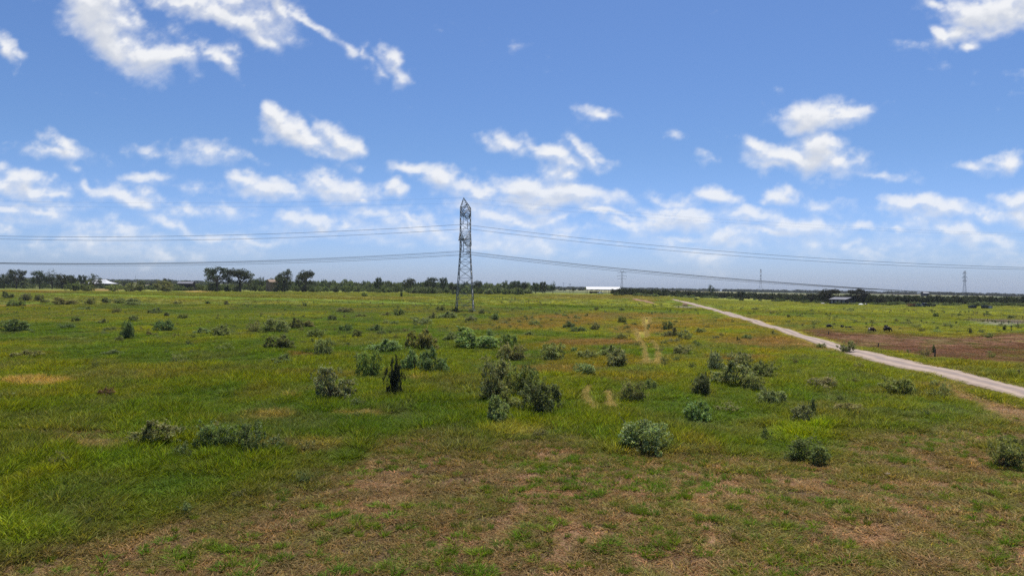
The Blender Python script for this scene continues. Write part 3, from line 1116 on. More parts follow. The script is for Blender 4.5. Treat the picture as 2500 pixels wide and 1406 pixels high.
def shrub_meshes(seed, kind='dome', nl=5200, leaf=.046, lm='shrub_leaf'):
    """unit shrub: half width 1, height 1 (dome) standing on z = 0"""
    r = np.random.default_rng(seed)
    rr = random.Random(seed)
    clumps, mb = [], MB()
    lobes = []
    if kind == 'dome':
        for i in range(rr.randint(4, 8)):
            a = rr.uniform(0, 6.28)
            lobes.append((rr.uniform(.1, .75), a, rr.uniform(.28, .55), rr.uniform(.38, 1.0)))
    elif kind == 'upright':
        lobes = [(0, 0, .95, 1.0), (.25, rr.uniform(0, 6), .5, .8), (.3, rr.uniform(0, 6), .5, .65)]
    elif kind == 'vase':
        lobes = [(.15, rr.uniform(0, 6), .7, 1.0), (.45, rr.uniform(0, 6), .5, .72), (.4, rr.uniform(0, 6), .5, .6)]
    for (d, a, rad, top) in lobes:
        cx, cy = d * math.cos(a), d * math.sin(a)
        nc = int(16 + 34 * rad)
        for k in range(nc):
            t = rr.uniform(0, 6.28)
            q = rr.random() ** .5
            el = rr.random() ** .75
            if kind == 'upright':
                prof = (.55 + .55 * math.sin(math.pi * min(1, el * .9 + .12))) * (1 - .72 * max(0, el - .55))
                x, y, z = cx + q * prof * rad * math.cos(t), cy + q * prof * rad * math.sin(t), el * top * .95 + .03
            elif kind == 'vase':
                prof = .35 + .65 * math.sin(math.pi * min(1, .18 + el * .72))
                x, y, z = cx * (.3 + el) + q * prof * rad * math.cos(t), cy * (.3 + el) + q * prof * rad * math.sin(t), (.08 + .9 * el) * top
            else:
                prof = math.sqrt(max(0, 1 - (el * .95) ** 2))
                x, y, z = cx + (.35 + .65 * q) * prof * rad * math.cos(t), cy + (.35 + .65 * q) * prof * rad * math.sin(t), .08 + el * top * .9
            clumps.append(((x, y, z), rr.uniform(.06, .17), rr.uniform(.4, 1.4)))
    # feelers sticking out of the outline
    for k in range(34):
        c = clumps[rr.randrange(len(clumps))][0]
        v = Vector(c) * rr.uniform(1.08, 1.32)
        clumps.append(((v.x, v.y, min(v.z, 1.12)), rr.uniform(.03, .09), .2))
    V, Fq, bv = blob_leaves(r, nl, clumps, leaf, None)
    kx = 1 / np.percentile(np.hypot(V[:, 0], V[:, 1]), 95)
    kz = 1 / np.percentile(V[:, 2], 98)
    V = V * np.array((kx, kx, kz))
    clumps = [((c[0][0] * kx, c[0][1] * kx, c[0][2] * kz), c[1], c[2]) for c in clumps]
    me = np_mesh('foliage', V, Fq, [lm], bv)
    picks = rr.sample(clumps, min(len(clumps), 26))
    for c in picks:
        p = Vector((rr.uniform(-.07, .07), rr.uniform(-.07, .07), -.03))
        limb(mb, p, Vector(c[0]), .022, .006, 3, 4, .07, rr)
    ms = mb.mesh('stem', ['bark'])
    return me, ms


def tree_meshes(seed, style='round', nl=5200, leaf=.050, lm='shrub_leaf'):
    """unit tree: half width 1, height 2"""
    r = np.random.default_rng(seed)
    rr = random.Random(seed)
    mb, clumps = MB(), []
    top = 2.0
    limb(mb, (0, 0, -.05), (rr.uniform(-.08, .08), rr.uniform(-.08, .08), .75), .085, .055, 3, 7, .04, rr)
    for i in range(rr.randint(7, 9)):
        a = i * 2.4 + rr.uniform(-.4, .4)
        el = rr.uniform(.25, .95)
        reach = rr.uniform(.5, .85) * (1.0 if style != 'narrow' else .6)
        tip = Vector((math.cos(a) * reach * (1.15 - .55 * el), math.sin(a) * reach * (1.15 - .55 * el), .62 + 1.15 * el))
        st = Vector((0, 0, rr.uniform(.4, .75)))
        limb(mb, st, tip, .04, .012, 3, 5, .08, rr)
        for k in range(3):
            t2 = tip + Vector((rr.uniform(-.3, .3), rr.uniform(-.3, .3), rr.uniform(-.15, .25)))
            limb(mb, st.lerp(tip, rr.uniform(.45, .8)), t2, .016, .005, 2, 4, .08, rr)
            clumps.append((tuple(t2), rr.uniform(.15, .27), rr.uniform(.6, 1.3)))
        clumps.append((tuple(tip), rr.uniform(.2, .33), rr.uniform(.8, 1.5)))
    for k in range(38 if style != 'sparse' else 6):
        a = rr.uniform(0, 6.28)
        el = rr.random()
        q = .80 * math.sqrt(max(.05, 1 - (el * 1.7 - .75) ** 2)) * rr.uniform(.6, 1.1)
        clumps.append(((q * math.cos(a), q * math.sin(a), (.16 if style == 'round' else .55) + (1.6 if style == 'round' else 1.4) * el), rr.uniform(.14, .28), rr.uniform(.5, 1.2)))
    if style == 'low':
        for k in range(14):
            a = rr.uniform(0, 6.28)
            clumps.append((((.4 + .45 * rr.random()) * math.cos(a), (.4 + .45 * rr.random()) * math.sin(a), rr.uniform(.15, .6)), rr.uniform(.16, .3), 1.0))
    V, Fq, bv = blob_leaves(r, nl, clumps, leaf, None, .3)
    kx = 1 / np.percentile(np.hypot(V[:, 0], V[:, 1]), 95)
    kz = 2 / np.percentile(V[:, 2], 99)
    V = V * np.array((kx, kx, kz))
    mb.v = [(p[0] * kx, p[1] * kx, p[2] * kz) for p in mb.v]
    return np_mesh('crown', V, Fq, [lm], bv), mb.mesh('trunk', ['bark'])


SHRUBS = {'dome': [shrub_meshes(300 + i, 'dome') for i in range(6)],
          'vase': [shrub_meshes(320 + i, 'vase', 3800) for i in range(3)],
          'thin': [shrub_meshes(340 + i, 'vase', 1500, .045) for i in range(3)],
          'upright': [shrub_meshes(330 + i, 'upright', 3600, .06) for i in range(2)]}
MERGED = {}


def merged(kind, i):
    """foliage and stems in one mesh, for shrubs too small to show them apart"""
    if (kind, i) not in MERGED:
        fo, st = SHRUBS[kind][i]
        import bmesh
        bm = bmesh.new()
        bm.from_mesh(fo)
        nf = len(bm.faces)
        bm.from_mesh(st)
        bm.faces.ensure_lookup_table()
        lay = bm.faces.layers.float_color.get('bv')
        for f in bm.faces[nf:]:
            f.material_index = 1
            if lay:
                f[lay] = (1, 1, 1, 1)
        me = bpy.data.meshes.new('shrub')
        bm.to_mesh(me)
        bm.free()
        me.materials.append(MATS['shrub_leaf'])
        me.materials.append(MATS['bark'])
        MERGED[(kind, i)] = me
    return MERGED[(kind, i)]


GREY = (.228, .262, .112)
DARK = (.138, .172, .074)
BRIGHT = (.205, .255, .075)
DRY = (.200, .135, .075)
VDARK = (.036, .044, .026)
OLIVE = (.185, .208, .082)
_k = [0]


def shrub(px, py, w, h, label=None, tint=GREY, kind='dome', group=None, parts=None, name='shrub', var=None):
    x, y = gp(px, py)
    D = y
    W = w * D / F / 2 * 1.16
    Hh = h * D / F * .98
    depth = W * random.uniform(.75, 1.0)
    _k[0] += 1
    lst = SHRUBS[kind]
    i = (_k[0] * 7 + (_k[0] // 3)) % len(lst) if var is None else var
    parts = (w >= 40) if parts is None else parts
    tv = [c * random.uniform(.88, 1.14) for c in tint]
    rz = random.uniform(0, 6.28)
    z = gz(x, y) - .03
    y = y + depth * .35
    if parts:
        root = empty(name, (x, y, z), rz)
        fo = link('foliage', lst[i][0], root)
        st = link('stem', lst[i][1], root)
        fo.color = (*tv, 1)
        root.scale = ((W + depth) / 2, (W + depth) / 2, Hh)
    else:
        root = link(name, merged(kind, i))
        root.location = (x, y, z)
        root.rotation_euler = (0, 0, rz)
        root.color = (*tv, 1)
        root.scale = ((W + depth) / 2, (W + depth) / 2, Hh)
    tag(root, label, 'shrub', group)
    return root


# --- shrubs one can point at
S = shrub
S(1590, 1110, 128, 76, 'broad grey green shrub standing alone at the edge of the cut foreground', parts=True)
S(818, 984, 92, 88, 'cone shaped shrub with bare dark stems, left of the dark upright shrub', kind='vase')
S(780, 957, 30, 24, 'low sprig at the left foot of the cone shaped shrub', kind='thin')
S(962, 975, 46, 92, 'very dark narrow upright shrub in the middle of the field', VDARK, 'upright', parts=True)
S(905, 925, 66, 66, 'leafy pale shrub just behind and left of the dark upright shrub', BRIGHT)
S(880, 886, 32, 28, 'small shrub behind the leafy pale shrub left of the dark upright one')
S(1012, 911, 62, 52, 'left half of the double shrub right of the dark upright shrub')
S(1062, 918, 70, 64, 'right half of the double shrub right of the dark upright shrub', DARK)
S(1203, 985, 92, 98, 'tallest shrub at the back left of the big central clump')
S(1283, 988, 92, 84, 'dark rounded shrub at the back right of the big central clump', OLIVE)
S(1318, 1024, 96, 82, 'broad shrub at the right front of the big central clump', DARK)
S(1252, 1012, 72, 56, 'bright green low shrub in the middle of the big central clump', BRIGHT)
S(1206, 1050, 84, 74, 'foremost shrub of the big central clump, dark at its foot')
S(1555, 990, 62, 54, 'leaning shrub beside the curved tyre track, left of a low shrub group')
S(1588, 957, 30, 28, 'small shrub joined to the back of the leaning shrub by the tyre track')
S(1710, 1030, 84, 50, 'loose spreading shrub in front of the large right hand thicket')
S(1776, 1006, 52, 24, 'low trailing shrub right of the loose spreading shrub', kind='thin')
S(1745, 910, 64, 46, 'back left shrub of the large thicket near the road')
S(1806, 906, 64, 42, 'back middle shrub of the large thicket near the road')
S(1868, 926, 54, 40, 'right end shrub of the large thicket near the road', OLIVE)
S(1790, 950, 116, 62, 'wide main shrub in the middle of the large thicket near the road')
S(1726, 970, 62, 52, 'front left dark shrub of the large thicket near the road', DARK)
S(1842, 962, 64, 42, 'front right shrub of the large thicket near the road')
S(1886, 993, 66, 40, 'rounded shrub in front of the right end of the large thicket')
S(1970, 1032, 66, 44, 'shrub with one tall shoot behind the bright yellow grass patch')
S(1985, 1022, 20, 50, 'tall thin shoot rising from the shrub behind the yellow grass', kind='upright', parts=False)
S(2005, 954, 76, 30, 'low wide pale shrub between the thicket and the road')
S(2086, 1016, 70, 26, 'flat spreading shrub in the grass left of the straw coloured bank', kind='dome')
S(2204, 971, 78, 46, 'full shrub nearest the road on the right, left of its thinner neighbour', BRIGHT)
S(2293, 976, 60, 50, 'thin airy shrub beside the road above the straw coloured bank', kind='thin')
S(2069, 862, 40, 28, 'round pale shrub right on the edge of the road', kind='vase', parts=True)
S(2010, 852, 28, 14, 'low green tuft of shrub just left of the shrub on the road edge', BRIGHT)
S(1977, 1124, 94, 54, 'low dark sprawling shrub under the bright yellow grass patch', DARK)
S(2452, 1141, 84, 70, 'sparse twiggy shrub at the right edge of the cut foreground', OLIVE, 'vase')
S(362, 1096, 124, 64, 'large shrub at left front, at the end of the brown cut strip', OLIVE)
S(530, 1105, 104, 66, 'left half of the twiggy double shrub at left front', OLIVE)
S(616, 1112, 74, 78, 'right half of the twiggy double shrub, with dark stems', DARK, 'vase')
S(257, 972, 34, 24, 'round brown dry clump alone in the green grass at left', DRY, 'dome', parts=True)
S(1156, 853, 114, 50, 'wide dense shrub between pylon and central clump, widest of its row')
S(1094, 838, 44, 26, 'shrub touching the back left of the wide dense shrub below the pylon')
S(1194, 823, 28, 18, 'small shrub peeking out behind the wide dense shrub below the pylon')
S(1239, 850, 44, 36, 'rounded shrub at the right end of the row below the pylon')
S(1027, 858, 74, 52, 'pale loose shrub left of the wide dense shrub below the pylon', BRIGHT)
S(930, 861, 92, 32, 'low long shrub behind the leafy pale shrub')
S(1255, 882, 66, 42, 'grey green shrub straight behind the big central clump')
S(1348, 880, 72, 42, 'shrub right of the big central clump, standing clear in yellow grass')
S(1437, 876, 50, 22, 'low left shrub of the cluster left of the tyre tracks')
S(1484, 870, 46, 28, 'back shrub of the cluster left of the tyre tracks')
S(1509, 896, 76, 46, 'largest front shrub of the cluster left of the tyre tracks')
S(1428, 920, 60, 30, 'lone flat shrub in front of the cluster left of the tyre tracks')
S(1667, 869, 48, 24, 'lone rounded shrub right of the tyre tracks')
S(678, 857, 68, 36, 'dark rounded shrub in the left field, right above a smaller one', DARK)
S(686, 889, 52, 24, 'smaller shrub just in front of the dark rounded left field shrub', OLIVE)
S(793, 871, 56, 46, 'shrub at the right end of a short reddish grass streak')
S(775, 826, 46, 22, 'shrub right behind the one at the reddish grass streak', OLIVE)
S(668, 811, 60, 34, 'pale wide shrub at the left end of the middle left row')
S(719, 802, 38, 26, 'middle shrub of the middle left row', DARK)
S(755, 800, 34, 18, 'right end shrub of the middle left row')
S(310, 828, 46, 42, 'tall dark two part shrub in the left field', DARK)
S(396, 812, 48, 28, 'dark rounded shrub right of the tall two part shrub', DARK)
S(541, 822, 56, 26, 'wider right hand one of two low shrubs in the left field')
S(487, 818, 44, 18, 'flatter left hand one of two low shrubs in the left field')
S(615, 812, 30, 38, 'thin tall faint shrub left of the middle left row', kind='thin')
S(20, 810, 66, 30, 'dark shrub cut off by the left edge of the picture', DARK)
S(60, 874, 64, 20, 'low dark shrub near the left edge, below the cut off one', OLIVE)
S(433, 892, 46, 26, 'loose shrub alone in the grass of the left field', OLIVE, 'thin')
S(282, 870, 52, 16, 'flat faint shrub in the left field', OLIVE, 'dome')
S(545, 858, 42, 22, 'faint loose shrub below the two low left field shrubs', OLIVE, 'thin')
S(230, 903, 20, 26, 'thin upright sprig left of the loose left field shrub', OLIVE, 'thin')
S(743, 914, 24, 20, 'little sprig between the left field shrubs and the cone shaped shrub', OLIVE, 'thin')
S(1639, 825, 36, 24, 'biggest dark shrub of the group between tyre tracks and road', DARK)
S(1629, 808, 24, 24, 'upright shrub at the back of the group between tyre tracks and road', DARK)
S(1676, 834, 32, 28, 'airy right hand shrub of the group between tyre tracks and road', kind='vase')
S(1647, 840, 34, 12, 'flat front shrub of the group between tyre tracks and road')
S(1089, 779, 50, 18, 'wide low shrub in front of the left pylon legs')
S(1384, 801, 36, 17, 'left one of a touching pair of dark shrubs right of the pylon', DARK)
S(1409, 812, 38, 14, 'right, lower one of a touching pair of dark shrubs right of the pylon', DARK)
S(140, 1150, 40, 44, 'dark leafy stand of weeds in the tall grass at lower left', OLIVE, 'thin')
S(18, 985, 46, 26, 'faint shrub at the left edge in front of the straw patch', OLIVE, 'thin')

SMALL = []
G1 = 'small shrubs scattered over the far left field'
for (px, py, w, h, t) in [(268, 808, 36, 10, DARK), (292, 836, 22, 14, OLIVE), (366, 823, 30, 14, OLIVE), (161, 803, 42, 12, DARK), (181, 785, 22, 12, OLIVE), (378, 765, 34, 14, DARK),
                          (406, 775, 16, 12, DARK), (325, 784, 22, 14, OLIVE), (243, 790, 30, 12, OLIVE), (281, 763, 24, 12, OLIVE), (446, 779, 22, 12, OLIVE), (62, 733, 46, 16, DARK),
                          (92, 734, 24, 14, DARK), (150, 743, 60, 17, OLIVE), (220, 744, 36, 17, OLIVE), (297, 740, 56, 12, DARK), (30, 749, 44, 15, OLIVE), (14, 728, 30, 16, DARK),
                          (107, 739, 20, 8, DARK), (256, 739, 30, 12, OLIVE), (550, 744, 16, 10, DARK), (509, 743, 14, 8, OLIVE), (320, 745, 40, 8, OLIVE), (200, 757, 40, 8, OLIVE), (430, 742, 20, 7, OLIVE)]:
    SMALL.append((px, py, w, h, t, 'dome', G1, 'far left field'))
G2 = 'small shrubs scattered around the pylon foot'
for (px, py, w, h, t) in [(809, 783, 24, 14, DARK), (845, 811, 34, 20, DARK), (869, 826, 32, 20, OLIVE), (912, 808, 36, 17, DARK), (927, 818, 26, 12, OLIVE), (835, 763, 52, 11, OLIVE),
                          (940, 790, 28, 10, GREY), (964, 793, 26, 11, GREY), (971, 771, 26, 18, OLIVE), (940, 771, 24, 9, OLIVE), (1033, 791, 42, 15, GREY), (1053, 779, 24, 17, GREY),
                          (1077, 760, 20, 13, DARK), (1110, 762, 18, 12, DARK), (1150, 764, 22, 9, DARK), (1144, 786, 36, 14, GREY), (1178, 767, 26, 12, DARK), (1211, 783, 30, 17, DARK),
                          (1235, 791, 26, 8, GREY), (1186, 883, 38, 13, GREY), (1301, 796, 36, 14, GREY), (1297, 821, 30, 12, GREY), (1010, 782, 26, 8, OLIVE), (880, 775, 26, 8, OLIVE),
                          (745, 748, 10, 8, DARK), (890, 724, 16, 10, DARK), (980, 724, 8, 12, DARK)]:
    SMALL.append((px, py, w, h, t, 'dome', G2, 'grass around the big pylon'))
G3 = 'small shrubs scattered between pylon and road'
for (px, py, w, h, t) in [(1404, 861, 20, 12, GREY), (1451, 804, 28, 18, GREY), (1520, 790, 22, 18, DARK), (1515, 829, 32, 15, GREY), (1410, 779, 20, 9, GREY), (1378, 773, 18, 7, GREY),
                          (1431, 773, 12, 8, OLIVE), (1360, 768, 16, 6, GREY), (1711, 816, 28, 14, GREY), (1749, 828, 20, 10, GREY), (1803, 832, 12, 12, DARK), (1826, 826, 26, 12, GREY), (1893, 820, 18, 14, GREY),
                          (1455, 758, 12, 10, OLIVE), (1520, 758, 16, 7, OLIVE), (1700, 733, 10, 6, DARK), (2150, 955, 14, 20, GREY), (2075, 962, 12, 10, BRIGHT)]:
    SMALL.append((px, py, w, h, t, 'dome', G3, 'grass between pylon and road'))
G4 = 'small shrubs scattered over the pasture beyond the road'
for (px, py, w, h, t, k) in [(2414, 824, 22, 12, GREY, 'vase'), (2369, 815, 12, 14, DARK, 'upright'), (2454, 806, 10, 14, DARK, 'vase'), (2262, 872, 28, 22, OLIVE, 'thin'), (2288, 774, 16, 11, DARK, 'dome'), (2410, 769, 14, 5, DARK, 'dome'),
                             (2470, 777, 16, 7, DARK, 'dome'), (2421, 873, 18, 16, OLIVE, 'thin'), (2240, 800, 26, 12, GREY, 'thin'), (2290, 812, 26, 9, GREY, 'thin'), (1988, 792, 18, 12, OLIVE, 'thin'), (1925, 777, 10, 9, DARK, 'upright'),
                             (1955, 775, 16, 7, OLIVE, 'dome'), (2000, 790, 16, 9, OLIVE, 'thin'), (1845, 757, 20, 6, OLIVE, 'dome'), (1880, 764, 26, 8, OLIVE, 'thin'), (2315, 798, 26, 12, GREY, 'thin'), (2215, 790, 24, 7, GREY, 'thin'), (2280, 862, 8, 20, DARK, 'upright')]:
    SMALL.append((px, py, w, h, t, k, G4, 'pasture beyond the road'))

# each small shrub is told apart by its row (back, middle, front) and its place in that row
ORD = ['leftmost', 'second from left', 'third from left', 'fourth from left', 'fifth from left', 'sixth from left', 'seventh from left', 'eighth from left', 'ninth from left', 'tenth from left']
for G in (G1, G2, G3, G4):
    q = sorted([e for e in SMALL if e[6] == G], key=lambda e: e[1])
    n = len(q)
    rows = ('back', 'middle', 'front')
    for ri in range(3):
        row = sorted(q[n * ri // 3:n * (ri + 1) // 3], key=lambda e: e[0])
        for oi, e in enumerate(row):
            size = 'broad low' if e[2] > 2.6 * e[3] else 'slim' if e[2] < e[3] * 1.1 else 'small'
            where = 'rightmost' if oi == len(row) - 1 else ORD[oi]
            S(e[0], e[1], e[2], e[3], '%s %s shrub, %s in the %s row, %s' % (size, 'dark' if e[4] == DARK else 'olive' if e[4] == OLIVE else 'grey', where, rows[ri], e[7]),
              e[4], e[5], group=G, parts=False)

# --- trees
TREES = {'round': [tree_meshes(400 + i, 'round') for i in range(3)], 'low': [tree_meshes(410 + i, 'low') for i in range(2)],
         'sparse': [tree_meshes(420 + i, 'sparse', 2200) for i in range(2)], 'narrow': [tree_meshes(430, 'narrow', 2200)]}
_t = [0]
TREEG = (.046, .064, .028)


def tree(px, base, w, h, depth, label, style='round', tint=TREEG, group=None):
    p = at(px, base, depth)
    x, y = p.x, p.y
    z = min(gz(x, y), p.z) if p.z > -30 else gz(x, y)
    top = at(px, base - h, depth).z
    z = gz(x, y)
    Hh = max(top - z, 2.0)
    W = w * depth / F / 2
    _t[0] += 1
    lst = TREES[style]
    cr, tr = lst[_t[0] % len(lst)]
    root = empty('tree', (x, y, z - .05), random.uniform(0, 6.28))
    root.scale = (W * 1.05, W * 1.05, Hh / 2.0)
    link('trunk', tr, root)
    c = link('crown', cr, root)
    c.color = (*[q * random.uniform(.88, 1.12) for q in tint], 1)
    tag(root, label, 'tree', group)
    return root


tree(530, 694, 62, 41, 500, 'left one of two big dark round trees standing above the left tree row', 'round')
tree(587, 696, 62, 39, 505, 'right one of two big dark round trees standing above the left tree row', 'round')
tree(695, 696, 42, 38, 520, 'open topped tree between the two big trees and the dense round one', 'sparse')
tree(690, 696, 44, 22, 515, 'low dense crown below the open topped tree', 'low')
tree(745, 696, 44, 35, 520, 'dense dark round tree at the right end of the tall trees', 'round')
tree(638, 692, 20, 16, 540, 'small tree right of the two big dark round trees', 'sparse')
tree(40, 692, 42, 33, 520, 'tallest tree of the group at the far left edge', 'round')
tree(10, 692, 30, 22, 520, 'tree cut by the left edge, lower than its neighbour', 'low')
tree(97, 692, 38, 30, 520, 'broad tree second in the left row, before the narrow pointed one', 'round')
tree(127, 692, 28, 32, 530, 'narrow pointed tree in the left row', 'narrow')
tree(152, 692, 30, 22, 530, 'low tree right after the narrow pointed tree', 'low')
tree(176, 693, 26, 21, 530, 'low round tree in the left row, two left of the white roof', 'round')
tree(200, 692, 22, 20, 540, 'small round tree just left of the white roof', 'round')
tree(230, 706, 32, 37, 470, 'open tree with thin trunk in front of the white pavilion roof', 'sparse')
tree(408, 700, 20, 20, 480, 'small tree left of the low grey barn roof', 'round')
tree(924, 698, 20, 20, 520, 'bright tree rising from the thicket left of the pylon', 'round', (.045, .065, .026))
tree(1000, 698, 30, 18, 540, 'rounded treetop above the thicket, further left of the pylon', 'low')
tree(1050, 698, 38, 20, 545, 'broad dark treetop above the thicket close left of the pylon', 'round')
tree(1083, 698, 20, 20, 545, 'single treetop above the thicket touching the pylon side', 'round')
tree(1106, 718, 26, 27, 440, 'black green dense conical tree right beside the left pylon leg', 'narrow', (.014, .018, .011))
tree(1165, 702, 26, 16, 560, 'treetop above the thicket just right of the pylon', 'low')
tree(1260, 702, 28, 16, 560, 'dark treetop above the thicket midway between pylon and barn', 'round')
tree(1280, 703, 20, 14, 560, 'smaller treetop next to the dark one between pylon and barn', 'low')
tree(1308, 704, 18, 14, 560, 'low treetop near the right end of the central thicket', 'round')
tree(1326, 705, 18, 17, 565, 'rounded treetop at the right end of the central thicket', 'round')
tree(1350, 708, 15, 20, 560, 'lone slim tree at the end of the central thicket, left of the poles', 'narrow')
tree(1399, 712, 8, 12, 620, 'tiny tree right beside the dark utility pole', 'narrow')
tree(1735, 712, 16, 17, 700, 'single tree standing out above the far skyline left of the middle far pylon', 'sparse')
tree(2023, 742, 56, 36, 420, 'large dark tree behind and left of the dark shed', 'round', (.018, .024, .013))
tree(2093, 742, 56, 36, 430, 'large dark tree behind and right of the dark shed', 'round', (.018, .024, .013))
tree(2062, 742, 40, 22, 450, 'lower greenish tree between the two large dark trees behind the shed', 'low')
tree(2150, 745, 30, 18, 395, 'dark low tree in front of the right tree row, right of the shed', 'low', (.018, .024, .013))
tree(1980, 738, 30, 22, 440, 'dark tree left of the large trees behind the shed', 'low', (.024, .032, .017))
tree(1808, 730, 18, 18, 480, 'dark tree with a visible trunk in the middle of the right tree row', 'round', (.020, .028, .015))
for (px, b, w, h, lab) in [(178, 710, 36, 20, 'dark wide bush left of the round black bush below the white roof'), (212, 711, 28, 26, 'round black bush in front of the white roof'),
                           (276, 711, 38, 17, 'brownish bush right below the white roof end'), (316, 711, 46, 20, 'open brownish bush right of the white roof'),
                           (341, 711, 18, 24, 'dark narrow bush left of the grey barn roof'), (400, 712, 46, 26, 'big open bush in front of the small barn tree'),
                           (60, 701, 26, 14, 'dark bush beside the two white cows')]:
    S(px, b, w, h, lab, DARK if 'dark' in lab or 'black' in lab else OLIVE, 'vase' if 'open' in lab or 'brown' in lab else 'dome', parts=False)


# --- thickets and woods that read as one mass
def thickets():
    meshes = []
    for i in range(4):
        m, s = shrub_meshes(500 + i, 'dome', 750, .11, 'thicket_leaf')
        meshes.append(m)
    for i in range(3):
        m, s = tree_meshes(520 + i, 'low', 900, .10, 'thicket_leaf')
        meshes.append(m)

    def zone(name, label, specs):
        P, R, Sc, I, T = [], [], [], [], []
        for (x0, x1, y0f, y1f, n, wlo, whi, hlo, hhi, cols, ttree) in specs:
            for k in range(n):
                px = random.uniform(x0, x1)
                a, b = y0f(px), y1f(px)
                py = a + (b - a) * random.random() ** 1.2
                x, y = gp(px, py)
                if y < 150 or y > 4000:
                    continue
                w, h = random.uniform(wlo, whi), random.uniform(hlo, hhi)
                istree = random.random() < ttree
                P.append((x, y, gz(x, y) - .1))
                R.append((0, 0, random.uniform(0, 6.28)))
                if istree:
                    Sc.append((w * .8, w * .8, h * .62))
                    I.append(4 + random.randrange(3))
                else:
                    Sc.append((w, w, h))
                    I.append(random.randrange(4))
                c = np.array(random.choice(cols)) * random.uniform(.8, 1.2)
                T.append(c)
        gn_scatter(name, P, R, Sc, I, T, meshes, label, 'thicket')

    lin = lambda xs, ys: (lambda x: float(np.interp(x, xs, ys)))
    gA = [(.120, .155, .062), (.100, .130, .054), (.138, .172, .072), (.082, .108, .046)]
    gD = [(.036, .046, .024), (.044, .056, .028), (.030, .038, .020), (.054, .068, .034)]
    gP = [(.150, .180, .100), (.130, .165, .090)]
    # left and central thicket
    zone('thicket', 'dense green thicket stretching from the left trees past the pylon',
         [(410, 1010, lin([400, 700, 1010], [703, 705, 706]), lin([400, 700, 1010], [710, 713, 716]), 330, 1.8, 3.4, 2.6, 4.6, gA, .1),
          (620, 1345, lin([600, 1345], [700, 705]), lin([600, 1000, 1345], [708, 711, 714]), 620, 2.6, 5.0, 5.4, 9.0, gA, .2),
          (1000, 1290, lin([1000, 1290], [712, 713]), lin([1000, 1290], [717, 720]), 170, 2.0, 3.8, 2.6, 4.4, gA + gP[:1], .05),
          (425, 490, lin([425, 490], [704, 704]), lin([425, 490], [710, 710]), 34, 1.8, 3.2, 3.6, 5.0, gA, .1),
          (640, 690, lin([640, 690], [703, 703]), lin([640, 690], [710, 710]), 34, 1.8, 3.2, 4.4, 6.0, gA, .2),
          (0, 420, lin([0, 420], [698, 704]), lin([0, 420], [704, 709]), 190, 1.6, 3.0, 1.6, 2.8, gA, 0),
          (0, 420, lin([0, 420], [694, 698]), lin([0, 420], [697, 701]), 80, 2.2, 3.8, 3.4, 5.5, gD, .5)])
    zone('tree_row', 'dark brushy tree row along the far side of the right hand pasture',
         [(1500, 2560, lin([1500, 1750, 1950, 2100, 2560], [715, 721.5, 729, 735, 738.5]), lin([1500, 1750, 1950, 2100, 2560], [720, 727, 736, 741, 744.5]), 900, 1.8, 3.4, 2.8, 4.4, gD, .22),
          (1500, 2560, lin([1500, 1750, 1950, 2100, 2560], [720, 727, 737, 742, 745]), lin([1500, 1750, 1950, 2100, 2560], [722, 729.5, 740, 745.5, 749]), 170, 1.4, 2.8, 1.0, 2.0, gP + gA, 0)])
    zone('distant_woodland', 'blue hazed woodland belts along the far skyline',
         [(-150, 2650, lin([-150, 300, 1360, 1800, 2500], [692.5, 693, 702, 706, 719]), lin([-150, 300, 1360, 1800, 2500], [694, 695.5, 704, 708, 720]), 330, 5, 10, 4.0, 6.5, gD + gA, .4),
          (1350, 2650, lin([1350, 2000, 2500], [703.6, 711, 722]), lin([1350, 2000, 2500], [705.4, 714, 725]), 50, 4, 8, 3.0, 5, gD, .4),
          (1300, 1460, lin([1300, 1460], [706, 707]), lin([1300, 1460], [709, 710]), 50, 2.5, 4.5, 3, 5, gD, .4)])


thickets()


def weeds():
    meshes = [shrub_meshes(540 + i, 'vase' if i % 2 else 'dome', 420, .09, 'thicket_leaf')[0] for i in range(4)]
    n = 2600
    r = np.sqrt(RNG.uniform(26 ** 2, 330 ** 2, n))
    th = RNG.uniform(-.72, .72, n)
    X, Y = r * np.sin(th), r * np.cos(th)
    col, soil, hgt, mow, rd, ok = cover(X, Y)
    kp = (mow < .4) & (rd > 5) & ok & (fbm(X / 30, Y / 30, 240, 3) + RNG.normal(0, .06, n) > .49)
    X, Y = X[kp], Y[kp]
    n = len(X)
    w = RNG.uniform(.22, .62, n)
    h = np.minimum(w * RNG.uniform(.8, 1.6, n), .8)
    tint = np.array([(.115, .150, .060), (.150, .185, .080), (.095, .120, .050), (.170, .165, .070)])[RNG.integers(0, 4, n)] * RNG.uniform(.8, 1.2, n)[:, None]
    rot = np.zeros((n, 3))
    rot[:, 2] = RNG.uniform(0, 6.28, n)
    gn_scatter('weeds', np.stack([X, Y, hfull(X, Y)], 1), rot, np.stack([w, w, h], 1), RNG.integers(0, 4, n), tint, meshes, 'low broad leaved weeds sprinkled through the pasture', 'weeds')


weeds()


